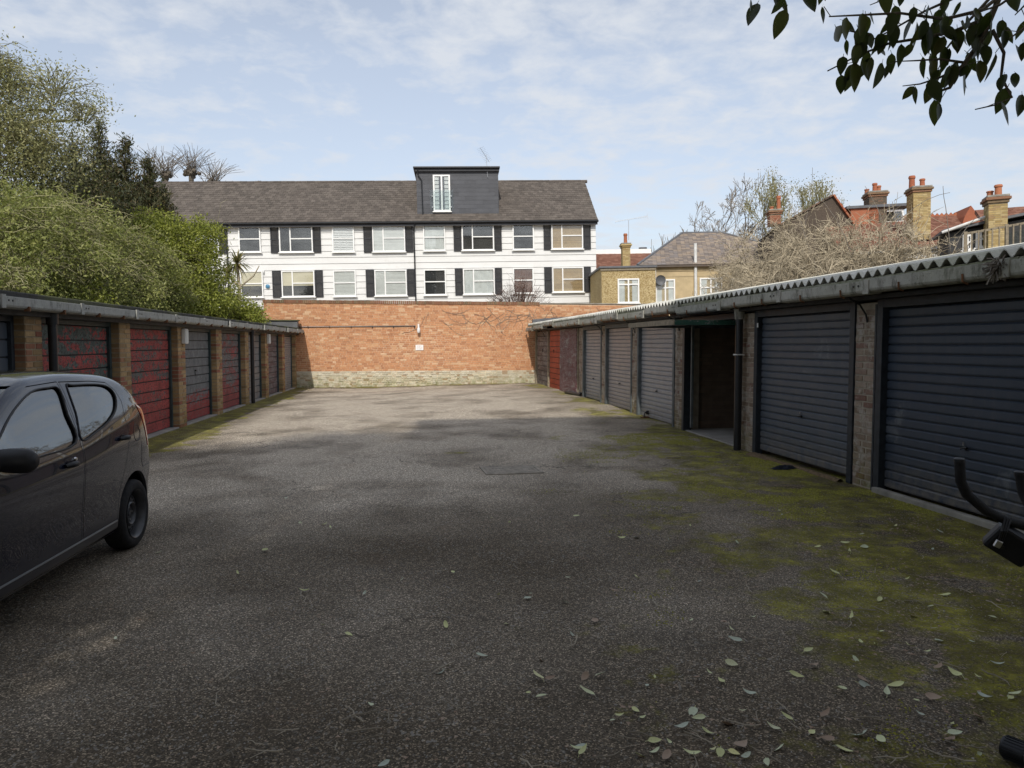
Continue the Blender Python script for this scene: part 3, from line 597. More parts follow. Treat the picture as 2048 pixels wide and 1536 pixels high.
# corrugated roof, climbing away from the yard
def corrugated():
    pitch = .146; per = 8; y0, y1 = -5.3, 18.62; n = int((y1 - y0) / pitch * per); V = []; slope = .168; xs = (-.30, 1.6, 3.5, 5.3)
    for layer, dz in ((0, 0), (1, -.010)):
        for x in xs:
            for k in range(n + 1):
                y = y0 + k * pitch / per; ph = 2 * math.pi * k / per; V.append((x, y, 2.180 + slope * (x + .30) + .031 * math.sin(ph) + dz))
    m = n + 1; F = []; L = len(xs) * m
    for i in range(len(xs) - 1):
        for k in range(n):
            a = i * m + k; F.append((a, a + m, a + m + 1, a + 1)); F.append((L + a, L + a + 1, L + a + m + 1, L + a + m))
    for k in range(n): F.append((k, k + 1, L + k + 1, L + k))
    npmesh('corrugated_roof', np.array(V), np.array(F), 'corrugated', right, smooth=False)
corrugated()
for i in range(15):
    ya = -5.2 + i * 1.59; MB().box(-.285, -.255, ya + .004, ya + 1.586, 2.10, 2.142 + random.uniform(-.004, .003)).build('eave_filler', 'eave_filler', right, bevel=.004)
y = -5.2; k = 0
while y < 18.4:
    L = min(1.62, 18.6 - y); sag = .012 * math.sin(y * 1.9); br = 5.8 < y < 7.3
    g = gutter_seg(right, y + .003, y + L - .003, -.34, 1.985 + sag, 2.115 + sag, 1, 'gutter_right', .17, False)
    if br: g['label'] = 'mossy gutter length'
    g.rotation_euler = (random.uniform(-.004, .004), 0, random.uniform(-.002, .002))
    MB().box(-.352, -.335, y - .045, y + .045, 1.985 + sag, 2.125 + sag).build('joint', 'gutter_right', g, bevel=.003)
    for yy in (.12, .20): MB().lathe([(0, 0), (.011, 0), (.011, .006)], 8, 'x', (-.346, y + yy, 2.07 + sag)).build('bolt', 'black_metal', g)
    for yy in (.4, 1.15): MB().tube([(-.30, y + yy, 1.97 + sag), (-.347, y + yy, 1.99 + sag), (-.352, y + yy, 2.05 + sag)], .009, 6).build('bracket', 'rust', g)
    y += L; k += 1
for yy in (.1, 5.2, 7.6, 10.0, 17.0):     # scrolled iron gutter brackets on the piers
    MB().tube([(-.012, yy, 1.72), (-.03, yy, 1.80), (-.10, yy, 1.90), (-.22, yy, 1.965)], .010, 6).build('gutter_bracket', 'black_metal', right, True)
MB().tube([(-.10, 2.78, 1.90), (-.10, 2.78, -.02)], .052, 16).build('downpipe', 'black_pipe', right, True)
MB().lathe([(.060, 1.84), (.078, 1.985), (.07, 1.985), (.05, 1.84), (.06, 1.84)], 16, 'z', (-.10, 2.78, 0)).build('pipe_collar', 'gutter_right', right, True)
MB().box(-.156, -.044, 2.72, 2.84, 1.34, 1.358).build('pipe_strap', 'white_lead', right)
MB().box(-.012, .10, -.046, -.02, 0, 1.9).build('post_edge', 'navy_frame', right); MB().box(-.02, -.0125, 2.4, 2.43, 1.72, 1.78).build('latch_plate', 'white_lead', right)
MB().prism([(-.15, 2.05), (1.7, 2.05), (1.7, 2.50), (-.15, 2.36)], 'y', 18.45, 18.6).build('flashing', 'lead_grey', right)
# birds' nest of dead stalks hanging out of the gutter end
def clump(name, c, r, n, mat, parent=None, seed=1, rad=.004):
    mb = MB(); q = random.Random(seed)
    for i in range(n):
        d = Vector((q.gauss(0, 1), q.gauss(0, 1), q.gauss(0, 1))).normalized(); p = Vector(c) + d * r * q.random() * .6; e = p + Vector((q.gauss(0, r * .5), q.gauss(0, r * .5), q.gauss(-r * .3, r * .4))); mb.tube([p, (p + e) / 2 + Vector((0, 0, r * .1)), e], rad, 3)
    return mb.build(name, mat, parent)
clump('nest', (-.33, -1.9, 2.08), .10, 160, 'twig_grey', right, 3, .006)
# ================================================================== HOUSES ROUND THE YARD
class Frame:
    """a facade: local x runs along it, local y into the building; tilt = lean given to the house in place of camera roll"""
    def __init__(s, px, Y, deg, tilt=1.2):
        p = atY(px, 687, Y); s.o = Vector((p.x, p.y, 0)); s.rz = R(deg); t = R(tilt); s.t = t
        h = Vector((math.cos(s.rz), math.sin(s.rz), 0)); s.ey = Vector((-math.sin(s.rz), math.cos(s.rz), 0)); s.ex = h * math.cos(t) + Vector((0, 0, math.sin(t))); s.ez = Vector((0, 0, math.cos(t))) - h * math.sin(t)
    def _hit(s, px, py, n, off):
        d = sight(px, py); c = Vector((0, 0, CAM_H)) - s.o; return c + d * ((off - c.dot(n)) / d.dot(n))
    def at(s, px, py, ly=0.): q = s._hit(px, py, s.ey, ly); return q.dot(s.ex), q.dot(s.ez)
    def atx(s, px, py, lx): q = s._hit(px, py, s.ex, lx); return q.dot(s.ey), q.dot(s.ez)
    def thing(s, name, label, cat): o = thing(name, label, cat, s.o); o.rotation_euler = (0, -s.t, s.rz); return o
def fill_unit(parent, kind, x0, x1, z0, z1, y):
    """what stands behind a pane: blind, curtain or the dark of the room"""
    w, h = x1 - x0, z1 - z0
    MB().box(x0, x1, y + .05, y + .06, z0, z1).build('room', 'room_dark', parent)
    if kind == 'white':
        mb = MB(); n = max(4, int(h / .075))
        for k in range(n): mb.box(x0 + .01, x1 - .01, y + .015, y + .028, z0 + h * k / n + .004, z0 + h * (k + 1) / n - .004)
        tag(mb.build('blind', 'blind_white', parent), kind='stuff')
    elif kind == 'wood':
        mb = MB(); n = max(4, int(h / .065))
        for k in range(n): mb.box(x0 + .01, x1 - .01, y + .015, y + .028, z0 + h * k / n + .005, z0 + h * (k + 1) / n - .005)
        tag(mb.build('blind', 'blind_wood', parent), kind='stuff')
    elif kind == 'cream': MB().box(x0 + .01, x1 - .01, y + .015, y + .025, z0 + h * .42, z1).build('blind', 'blind_cream', parent)
    elif kind in ('curtain', 'reddark'):
        n = 22; pts = [(x0 + .02 + (w - .04) * k / n, y + .022 + .010 * math.sin(k * 1.9 + x0)) for k in range(n + 1)]; vs = [(a, b, z0) for a, b in pts] + [(a, b, z1) for a, b in pts]
        MB().add(vs, [(k, k + 1, n + 2 + k, n + 1 + k) for k in range(n)]).build('curtain', 'curtain' if kind == 'curtain' else 'curtain_dark', parent, True, sharp=0)
    elif kind == 'half':
        for a, b in ((x0 + .01, x0 + w * .3), (x1 - w * .3, x1 - .01)): MB().box(a, b, y + .015, y + .022, z0, z1).build('curtain', 'curtain', parent)
    elif kind == 'louvre':
        for q in range(3):
            a = x0 + w * q / 3 + .02; b = x0 + w * (q + 1) / 3 - .02; mb = MB(); n = 14
            for k in range(n): mb.box(a, b, y + .012, y + .024, z0 + h * k / n + .012, z0 + h * (k + 1) / n - .012)
            mb.box(a - .015, a, y + .010, y + .026, z0, z1); mb.box(b, b + .015, y + .010, y + .026, z0, z1); tag(mb.build('inner_shutter', 'white_paint', parent), kind='stuff')
def window(parent, x0, x1, z0, z1, kind='dark', split=None, transom=.5, y=-.125, fr=.065, d=.07, sill=True, mat='white_paint', leftfull=False):
    """framed window proud of the wall; split = position of the mullion (0..1) or None"""
    w = x1 - x0; f = MB(); ya, yb = y, y + d
    f.box(x0, x0 + fr, ya, yb, z0, z1); f.box(x1 - fr, x1, ya, yb, z0, z1); f.box(x0 + fr, x1 - fr, ya, yb, z1 - fr, z1); f.box(x0 + fr, x1 - fr, ya, yb, z0, z0 + fr)
    xm = x0 + w * split if split else None; panes = []
    zt = z0 + (z1 - z0) * transom if transom else None
    if xm: f.box(xm - fr * .5, xm + fr * .5, ya + .004, yb, z0 + fr, z1 - fr)
    cols = [(x0 + fr, xm - fr * .5, not leftfull), (xm + fr * .5, x1 - fr, True)] if xm else [(x0 + fr, x1 - fr, True)]
    for a, b, tr in cols:
        if tr and zt: f.box(a, b, ya + .002, yb, zt - fr * .45, zt + fr * .45); panes += [(a, b, z0 + fr, zt - fr * .45), (a, b, zt + fr * .45, z1 - fr)]
        else: panes.append((a, b, z0 + fr, z1 - fr))
    o = f.build('window', mat, parent)
    for a, b, c, e in panes: MB().box(a, b, ya + .030, ya + .034, c, e).build('pane', 'window_glass', o)
    fill_unit(o, kind, x0 + fr, x1 - fr, z0 + fr, z1 - fr, ya + .036 - .03 + .03)
    if sill: MB().box(x0 - .06, x1 + .06, y - .06, y + .05, z0 - .055, z0 - .002).build('sill', mat, o, bevel=.006)
    return o
def louvre_shutter(parent, x0, x1, z0, z1, y=-.09):
    s = MB(); w = .055; s.box(x0, x0 + w, y, y + .045, z0, z1); s.box(x1 - w, x1, y, y + .045, z0, z1)
    for a in (z0, (z0 + z1) / 2 - .03, z1 - .06): s.box(x0 + w, x1 - w, y + .002, y + .045, a, a + .06)
    o = s.build('shutter', 'shutter', parent); l = MB(); n = 22; H = (z1 - z0) / n
    for k in range(n): zc = z0 + (k + .5) * H; l.add([(x0 + w, y + .006, zc - .024), (x1 - w, y + .006, zc - .024), (x1 - w, y + .04, zc + .024), (x0 + w, y + .04, zc + .024)], [(0, 1, 2, 3)])
    tag(l.build('slats', 'shutter', o), kind='stuff'); return o
def tiled_roof(parent, x0, x1, ye, ze, yr, zr, tw, rows, mat, nobj=0, name='roof', skip=None, xa=None, xb=None, thick=.03):
    """tiled slope from the eave (ye,ze) up to the ridge (yr,zr); xa,xb: half-hip insets of the ridge ends"""
    L = math.hypot(yr - ye, zr - ze); a = math.atan2(zr - ze, yr - ye); i0 = xa or 0.; i1 = xb or 0.
    r = MB().add([(x0, 0, -.004), (x1, 0, -.004), (x1 - i1, L, -.004), (x0 + i0, L, -.004), (x0, 0, -.12), (x1, 0, -.12), (x1 - i1, L, -.12), (x0 + i0, L, -.12)], [(0, 1, 2, 3), (7, 6, 5, 4), (0, 4, 5, 1), (1, 5, 6, 2), (2, 6, 7, 3), (3, 7, 4, 0)]).build(name, mat, parent)
    r.location = (0, ye, ze); r.rotation_euler = (a, 0, 0); sp = []; h = L / rows
    for j in range(rows):
        t = (j + .5) / rows; xl, xh = x0 + i0 * t, x1 - i1 * t; x = xl - (tw * .5 if j % 2 else 0)
        while x < xh:
            p, q = max(x, xl), min(x + tw, xh)
            if q - p > .05 and not (skip and skip((p + q) / 2, t)): sp.append((((p + q) / 2, (j + .5) * h, thick * .55 + random.uniform(-.004, .006)), (q - p - .008, h * 1.12, thick), (-.045, random.uniform(-.006, .006), 0)))
            x += tw
    sp.sort(key=lambda s: abs(s[0][0] - x1 * .6)); pieces('tile', sp, mat, r, nobj, 'tiling', .03); return r
def chimney(parent, x0, x1, y0, y1, z0, z1, mat, pots, cap='brick_coping', name='chimney', nobj=0, mort='mortar_stock'):
    c = MB().box(x0 + .006, x1 - .006, y0 + .006, y1 - .006, z0, z1).build(name, mort, parent); sp = []; p = .0685; n = int((z1 - z0) / p)
    for k in range(n):
        z = z0 + (k + .5) * p; off = .05 if k % 2 else 0
        for (a, b, fixed, ax) in ((x0, x1, y0, 0), (y0, y1, x0, 1), (x0, x1, y1, 0), (y0, y1, x1, 1)):
            u = a - off
            while u < b:
                s, e = max(u, a), min(u + .195, b)
                if e - s > .03:
                    d = .05; ctr = fixed + (d / 2 if fixed in (x0, y0) else -d / 2)
                    sp.append((((s + e) / 2, ctr, z), (e - s - .008, d, p - .010), (0, 0, 0)) if ax == 0 else ((ctr, (s + e) / 2, z), (d, e - s - .008, p - .010), (0, 0, 0)))
                u += .195
    pieces('brick', sp, mat, c, nobj, 'brickwork')
    for k, (o, h) in enumerate(((.04, .10), (.09, .09), (.05, .07))): MB().box(x0 - o, x1 + o, y0 - o, y1 + o, z1 + k * .10, z1 + k * .10 + h).build('corbel', cap if k < 2 else 'concrete', c, bevel=.012)
    zt = z1 + .27
    for px_, py_, r, h in pots: MB().lathe([(r * .95, zt - .02), (r * .85, zt + h * .75), (r * 1.05, zt + h * .78), (r * 1.08, zt + h * .9), (r * .9, zt + h), (r * .7, zt + h), (r * .7, zt + h * .5), (0, zt + h * .5)], 14, 'z', (px_, py_, 0)).build('chimney_pot', 'terracotta', c, True)
    return c
def yagi(parent, base, top, boom0, boom1, n=9, el=.28, name='aerial_mast'):
    m = MB().tube([base, top], .014, 6).build(name, 'steel', parent, True); b = MB(); b0, b1 = Vector(boom0), Vector(boom1); b.tube([b0, b1], .010, 5); d = (b1 - b0).normalized(); q = d.cross(Vector((0, 0, 1))).normalized()
    for k in range(n):
        p = b0 + (b1 - b0) * (k + .3) / n; b.tube([p - q * el / 2 + Vector((0, 0, -.04)), p + q * el / 2 + Vector((0, 0, .04))], .005, 4)
    b.tube([b1 + Vector((0, 0, -.14)), b1 + Vector((0, 0, .14))], .006, 4); b.build('aerial', 'steel', m); return m

# ------------------------------------------------------------------ white weatherboarded terrace
HF = Frame(830, 43, -2.5)
terrace = HF.thing('terraced_house', 'long white weatherboarded terrace with black shutters and a brown tiled roof', 'house')
xR = HF.at(1192, 500)[0]; xL = HF.at(225, 500)[0]; zE = HF.at(830, 446)[1]; yRg, zRg = HF.atx(1167, 362.5, xR)
MB().box(xL, xR - .01, .05, 9.0, -.2, zE - .05).build('wall', 'white_paint', terrace)
secs = [xL, HF.at(455, 500)[0], HF.at(829, 500)[0], xR]; nb = 18; zb0 = zE - .16 - nb * .355
for a, b in zip(secs[:-1], secs[1:]):
    for k in range(nb):
        z = zb0 + k * .355; mb = MB(); mb.prism([(-.030, z + .006), (-.030, z + .014), (.0, z + .352), (.049, z + .352), (.049, z + .006)], 'x', a + .003, b - .003); mb.build('weatherboard', 'weatherboard', terrace)
U = [(392, 437.7, 455, 509, 'curtain', 0, (437.5, 455)), (477, 521, 454, 507, 'dark', 0, None), (558, 625, 453, 507, 'dark', 1, (540, 557, 625, 641.5)), (664, 708, 452, 506.5, 'louvre', 0, None), (744.5, 809.5, 451.5, 506, 'white', 1, (726, 744, 809.7, 826)),
     (846, 889.5, 450, 504, 'curtain', 0, None), (923, 987, 449, 503, 'dark', 1, (906, 922.5, 987.3, 1003)), (1024.5, 1067, 448, 502, 'dark', 0, None), (1102, 1165, 446.5, 500.5, 'wood', 1, (1086, 1101.5, 1165.3, 1181)),
     (480.5, 526, 542, 597, 'cream', 0, None), (563, 629, 541.5, 596, 'cream', 1, (544, 562.5, 629.5, 646)), (666.5, 711.5, 541, 595, 'white', 0, None), (749, 813, 540, 594, 'white', 1, (731, 748.5, 813.3, 829.5)),
     (847.5, 891.5, 539, 592.5, 'dark', 0, None), (926, 988.5, 537.5, 591, 'curtain', 1, (909, 925.5, 988.8, 1004)), (1025.5, 1066.5, 536, 589, 'reddark', 0, None), (1104, 1166.5, 534.5, 586.5, 'wood', 1, (1087.5, 1103.5, 1166.8, 1181.5))]
for px0, px1, py0, py1, kind, big, sh in U:
    xm = (px0 + px1) / 2; x0 = HF.at(px0, py0)[0]; x1 = HF.at(px1, py0)[0]; z1 = HF.at(xm, py0)[1]; z0 = HF.at(xm, py1 - 2)[1]
    window(terrace, x0, x1, z0, z1, kind, .33 if big else None, .52, leftfull=bool(big))
    if sh:
        for a, b in zip(sh[0::2], sh[1::2]): louvre_shutter(terrace, HF.at(a, py0)[0] + .01, HF.at(b, py0)[0] - .01, z0 - .02, z1 + .02)
tl = tiled_roof(terrace, xL, xR + .08, -.32, zE + .05, yRg, zRg, .26, 19, 'tile_brown', 300, thick=.022)
MB().add([(xL, yRg, zRg - .12), (xR, yRg, zRg - .12), (xR, yRg * 2, zE), (xL, yRg * 2, zE)], [(0, 1, 2, 3)]).build('rear_roof', 'tile_brown', terrace)
MB().prism([(0, zE - .05), (yRg * 2, zE - .05), (yRg, zRg - .13)], 'x', xR - .06, xR - .01).build('gable', 'weatherboard', terrace)
rc = MB(); x = xL
while x < xR: rc.tube([(x, yRg, zRg - .02 + random.uniform(-.006, .006)), (x + .40, yRg, zRg - .015)], .105, 8); x += .41
tag(rc.build('ridge_tiles', 'tile_brown', terrace), kind='stuff')
MB().prism([(-.42, zE + .03), (-.42, zE - .03), (-.38, zE - .08), (-.32, zE - .08), (-.30, zE + .03)], 'x', xL, xR + .1).build('gutter', 'black_pipe', terrace)
MB().box(xL, xR + .06, -.297, -.27, zE - .22, zE + .02).build('fascia', 'shutter', terrace); MB().box(xL, xR + .02, -.268, .0, zE - .20, zE - .16).build('soffit', 'white_paint', terrace)
for px in (455, 829):
    x = HF.at(px, 500)[0]; MB().tube([(x + (.12 if px > 600 else -.3), -.36, zE - .06), (x + .05, -.30, zE - .2), (x, -.085, zE - .45), (x, -.085, 2.5)], .042, 8).build('downpipe', 'black_pipe', terrace, True)
ax, az_ = HF.at(536, 573); MB().lathe([(0, -.10), (.12, -.09), (.14, -.03), (.14, .0)], 16, 'y', (ax, 0, az_)).build('alarm_box', 'white_plastic', terrace, True); simple('sky_blue', (.06, .20, .33), .5, .1)
MB().lathe([(0, -.112), (.10, -.106), (.128, -.08)], 16, 'y', (ax, 0, az_)).build('alarm_face', 'sky_blue', terrace, True)
cx, cz = HF.at(528, 544); MB().tube([(cx, -.03, cz + .05), (cx, -.12, cz + .03), (cx, -.16, cz - .06)], .035, 8).build('security_camera', 'white_plastic', terrace, True)
vx, vz = HF.at(895, 591); MB().lathe([(.06, -.06), (.06, -.03)], 10, 'y', (vx, 0, vz)).build('vent', 'black_pipe', terrace)
# dormer with french window
dy = .35; dx0, dzt = HF.at(832, 337, dy); dx1, _ = HF.at(996, 337, dy); dzb = HF.at(910, 433, dy)[1]; dzt = HF.at(910, 344, dy)[1]
dm = MB().box(dx0, dx1, dy, yRg + 1.6, dzb, dzt).build('dormer', 'lead_grey', terrace); rows = 11; sp = []; hh = (dzt - dzb) / rows
for j in range(rows):
    x = dx0 - (.35 if j % 2 else 0)
    while x < dx1:
        a, b = max(x, dx0), min(x + .7, dx1)
        if b - a > .05: sp.append((((a + b) / 2, dy - .012, dzb + (j + .5) * hh), (b - a - .005, .02, hh - .008), (.03, 0, 0)))
        x += .7
pieces('cladding_slate', sp, 'slate_clad', dm, 300, ch=.02)
MB().box(dx0 - .08, dx1 + .06, dy - .16, yRg + 1.7, dzt + .002, dzt + .16).build('roof_edge', 'shutter', dm, bevel=.01); MB().box(dx0 - .16, dx1 + .1, dy - .26, yRg + 1.75, dzt + .161, dzt + .28).build('roof_gutter', 'black_pipe', dm, bevel=.03)
fx0, fz1 = HF.at(865.5, 350, dy); fx1, fz0 = HF.at(901.5, 423, dy); window(dm, fx0, fx1, fz0, fz1, 'half', .5, None, y=dy - .075, fr=.09)
gx0, gz1 = HF.at(860, 381, dy); gx1, gz0 = HF.at(907, 420, dy); bal = MB().box(gx0, gx1, dy - .16, dy - .145, gz0, gz1).build('balustrade', 'clear_glass', dm)
for a in (gx0 + .12, gx1 - .12):
    for b in (gz0 + .15, gz1 - .35): MB().tube([(a, dy - .17, b), (a, dy - .03, b)], .03, 8).build('fixing', 'steel', bal)
q0, w0 = HF.at(836, 346, dy); MB().tube([(q0, dy - .2, dzt + .15), (q0, dy - .12, dzt - .2), (q0 + .2, dy - .07, dzt - .5), (q0 + .22, dy - .07, dzb + .05)], .035, 8).build('downpipe', 'black_pipe', dm, True)
tx, tz = HF.at(975, 345, dy); bx, bz = HF.at(972, 318, dy)
yagi(dm, (tx, dy - .1, tz - .3), (bx, dy - .1, bz + .25), (bx - .35, dy - .4, bz + .55), (bx + .2, dy + .3, bz - .1), 10, .5)

# ------------------------------------------------------------------ pebbledashed house with slate hip roof
PF = Frame(1309, 38, -6)
peb = PF.thing('pebbledash_house', 'tan pebbledashed house with hipped slate roof and white windows behind the wall', 'house')
zP = PF.at(1320, 533)[1]; xP1 = 9.5
MB().box(.0, xP1, .15, 7.5, -.2, zP).build('wall', 'render_tan', peb)
MB().box(-.02, xP1 + .02, .13, .15, zP - .55, zP - .45).build('string_course', 'render_tan', peb); MB().box(-.02, xP1, .11, .149, zP - .25, zP - .15).build('string_course', 'render_tan', peb)
# projecting wing
ax0 = PF.at(1203, 560, -.6)[0]; wz = PF.at(1250, 536, -.6)[1]
MB().box(ax0, -.003, -.6, 7.4, -.2, wz).build('wing_wall', 'pebbledash', peb); MB().box(ax0 - .12, .06, -.72, 7.5, wz + .001, wz + .10).build('wing_roof_edge', 'lead_grey', peb, bevel=.01)
MB().box(ax0 - .06, .02, -.66, -.601, wz - .12, wz - .002).build('wing_fascia', 'timber_grey', peb)
for px0, px1, py0, py1, ly, kind, sp_, tr in ((1235, 1278.5, 557.5, 602, -.6, 'half', .5, .76), (1310.5, 1350, 559, 602, .15, 'half', .5, .64), (1399, 1444, 556, 602, .15, 'half', .5, .62), (1462, 1492, 556, 602, .15, 'dark', .5, .62), (1530, 1562, 541, 590, .15, 'half', .5, .62)):
    x0, z1 = PF.at(px0, py0, ly); x1, z0 = PF.at(px1, py1, ly); window(peb, x0, x1, z0 - .1, z1, kind, sp_, tr, y=ly - .06, fr=.075, d=.05)
# hip roof
rx0, rz_ = PF.at(1364, 467, 3.6); rx1, _ = PF.at(1440, 463, 3.6)
hr = tiled_roof(peb, -.85, xP1 + .3, -.15, zP + .06, 3.6, rz_, .24, 22, 'tile_slate', 300, 'hip_roof', None, rx0 + .85, xP1 + .3 - rx1)
MB().add([(-.85, -.15, zP + .03), (rx0, 3.6, rz_ - .03), (-.85, 7.4, zP + .03)], [(0, 2, 1)]).build('hip_end', 'tile_slate', peb); MB().add([(xP1 + .3, -.15, zP + .03), (rx1, 3.6, rz_ - .03), (xP1 + .3, 7.4, zP + .03)], [(0, 1, 2)]).build('hip_end', 'tile_slate', peb)
MB().tube([(-.87, -.16, zP + .1), (rx0, 3.6, rz_ + .03), (rx1, 3.6, rz_ + .03), (xP1 + .3, -.16, zP + .1)], .07, 8).build('hip_ridge', 'lead_grey', peb, True)
MB().tube([(.0, -.05, zP + .02), (xP1, -.05, zP + .02)], .06, 8).build('gutter', 'white_lead', peb, True)
sx, sz = PF.at(1391, 510, .05); MB().tube([(sx, .06, zP + 1.2), (sx, .06, .5)], .085, 10).build('soil_pipe', 'white_lead', peb, True); px_, _ = PF.at(1308, 560, .1); MB().tube([(px_ + .08, .10, zP), (px_ + .08, .10, .5)], .04, 8).build('downpipe', 'white_lead', peb, True)
dsx, dsz = PF.at(1322, 560, -.2); dish = MB().lathe([(0, .06), (.12, .045), (.22, .0), (.27, -.05)], 18, 'y', (dsx, -.1, dsz)).build('satellite_dish', 'lead_grey', peb, True); MB().tube([(dsx, .14, dsz - .1), (dsx, -.08, dsz)], .025, 6).build('dish_arm', 'lead_grey', dish)
# brown roofed house behind with white parapet
BF = Frame(1250, 47, -5)
bh = BF.thing('brown_roof_house', 'low house with brown tiled roof and white parapet between the terrace and slate roof', 'house')
b0 = BF.at(1170, 540)[0]; b1 = BF.at(1330, 540)[0]; bz0 = BF.at(1250, 541)[1]; bz1 = BF.at(1250, 508, 4)[1]
MB().box(b0, b1, .2, 8, -.2, bz0).build('wall', 'render_tan', bh); tiled_roof(bh, b0, b1, 0, bz0, 4, bz1, .24, 14, 'tile_red', 0); MB().box(b0, b1, 4.0, 4.3, bz0, bz1 + .34).build('parapet', 'white_paint', bh)
MB().tube([(b0, -.1, bz0 - .05), (b1, -.1, bz0 - .05)], .07, 8).build('gutter', 'lead_grey', bh, True); vx, vz = BF.at(1288, 497, 4.2); MB().lathe([(.2, 0), (.2, .3), (.3, .32), (.3, .42), (0, .44)], 12, 'z', (vx, 4.6, vz - .3)).build('roof_vent', 'lead_grey', bh, True)
CF = Frame(1253, 40.5, -5); c0, cz0 = CF.at(1245.5, 532); c1, cz1 = CF.at(1260.5, 494)
ch = chimney(bh, 0, c1 - c0, 0, .5, cz0 - 1.2, cz1, 'brick_stock', [((c1 - c0) / 2, .25, .11, .55)], 'brick_stock', 'chimney'); 
def to_local(fr_to, fr_from, x, y):
    w = fr_from.o + fr_from.ex * x + fr_from.ey * y - fr_to.o; return w.dot(fr_to.ex), w.dot(fr_to.ey)
lx, ly = to_local(BF, CF, c0, 0); ch.location = (lx, ly, 0)
t0 = CF.at(1259, 478); t1 = CF.at(1259, 438); e0 = CF.at(1232, 441); e1 = CF.at(1297, 430); sh_ = lambda p: (p[0] - c0, .25, p[1])
yagi(ch, sh_(t0), sh_(t1), sh_(e0), sh_(e1), 14, .3)

# ------------------------------------------------------------------ old red-roofed houses on the right
GF = Frame(1670, 32, -16)
gh = GF.thing('gabled_house', 'old house with dark brick gable, orange tile verges and red chimney pots behind bare shrubs', 'house')
ga, gza = GF.at(1666, 392); gl, gzl = GF.at(1560, 452); gr, gzr = GF.at(1722, 470)
MB().prism([(gl, -.2), (gr, -.2), (gr, gzr), (ga, gza), (gl, gzl)], 'y', 0, 6).build('wall', 'brick_dark', gh)
def verge(x0, z0, x1, z1, y0, y1, nm, mat, n):
    v = MB(); o = bpy.data.objects.new
    d = Vector((x1 - x0, 0, z1 - z0)); L = d.length; a = math.atan2(d.z, d.x); sp = [((x0 + d.x * (k + .5) / n, (y0 + y1) / 2, z0 + d.z * (k + .5) / n), (L / n - .01, y1 - y0, .09), (0, -a, 0)) for k in range(n)]
    pieces(nm, sp, mat, gh, 300, ch=.1)
verge(ga, gza + .05, gr, gzr + .05, -.14, .16, 'verge_tile', 'terracotta', 9); verge(gl, gzl + .05, ga, gza + .05, -.10, .12, 'ridge_edge', 'brick_dark', 12)
MB().add([(gl - .1, -.1, gzl + .02), (ga, -.1, gza + .02), (ga, 6, gza + .02), (gl - .1, 6, gzl + .02), (gr + .1, -.1, gzr + .02), (gr + .1, 6, gzr + .02)], [(0, 1, 2, 3), (1, 4, 5, 2)]).build('roof', 'tile_red', gh)
def px_chimney(par, fr, pxa, pxb, pyb, pyt, mat, potspx, ly=0., depth=.75, cap='brick_coping'):
    xa, zb = fr.at(pxa, pyb, ly); xb, zt = fr.at(pxb, pyt, ly); pts = []
    for pp, py, r in potspx: xq, zq = fr.at(pp, py, ly); pts.append((xq, ly + depth * (.3 if len(pts) % 2 else .65), r, max(.2, zq - zt - .27)))
    return chimney(par, xa, xb, ly, ly + depth, zb, zt, mat, pts, cap)
px_chimney(gh, GF, 1540, 1562, 450, 428, 'brick_red', [(1547, 410, .11), (1559, 390, .11)], 3.)
TF = Frame(1830, 28, -18)
rh = TF.thing('red_tiled_house', 'old house with long red tiled roof, stock brick chimneys and white bay window', 'house')
r0, rz0 = TF.at(1690, 500); r1, _ = TF.at(1915, 500); zev = TF.at(1800, 503)[1]; zrd = TF.at(1800, 440, 4.)[1]
MB().box(r0, r1, .2, 8, -.2, zev - .02).build('wall', 'brick_stock', rh); tiled_roof(rh, r0 - .1, r1 + .1, 0, zev, 4., zrd, .2, 24, 'tile_red', 200)
MB().tube([(r0, -.06, zev), (r1, -.06, zev)], .055, 8).build('gutter', 'white_lead', rh, True)
px_chimney(rh, TF, 1738, 1774, 470, 392, 'brick_dark', [(1741, 376, .11), (1753, 364, .11), (1765, 366, .11)], 3.6, .9)
px_chimney(rh, TF, 1826, 1862, 480, 383, 'brick_stock', [(1833, 346, .13), (1849, 355, .11)], .9, .85)
bw0, bwz1 = TF.at(1797, 502, -.7); bw1, bwz0 = TF.at(1886, 534, -.7)
MB().box(bw0 - .05, bw1 + .05, -.66, .19, -.1, bwz0).build('bay', 'brick_stock', rh); MB().box(bw0, bw1, -.60, .19, bwz0, bwz1).build('bay_room', 'room_dark', rh); window(rh, bw0, bw1, bwz0 - .1, bwz1, 'dark', .45, .7, y=-.70, fr=.12, d=.06); MB().box(bw0 - .25, bw1 + .2, -.9, .2, bwz1 + .003, bwz1 + .1).build('bay_roof', 'lead_grey', rh)
dq0, dqz = TF.at(1697, 437, 4.); dq1, dqt = TF.at(1752, 418, 4.); MB().box(dq0, dq1, 3.6, 5, dqz - .6, dqt).build('roof_dormer', 'tile_orange', rh); window(rh, dq1 - .02, dq1 + 1.1, dqz - .35, dqt - .12, 'dark', None, None, y=3.7, fr=.08); MB().box(dq0 - .2, dq1 + 1.4, 3.5, 5.2, dqt + .002, dqt + .12).build('dormer_roof', 'lead_grey', rh)
y3 = 4.4; q0, qz = TF.at(1868, 440, y3 + 2); q1, _ = TF.at(1960, 440, y3 + 2); tiled_roof(rh, q0 - 1.5, q1 + 2., y3 - 2.5, zev + .2, y3 + 2, TF.at(1900, 432, y3 + 2)[1], .2, 22, 'tile_red', 0, 'rear_slope')
rg = MB(); x = q0 - 1.4; zz = TF.at(1900, 432, y3 + 2)[1]
while x < q1 + 1.8: rg.prism([(x, zz), (x + .2, zz), (x + .2, zz + .06), (x + .1, zz + .17), (x, zz + .06)], 'y', y3 + 1.97, y3 + 2.03); x += .205
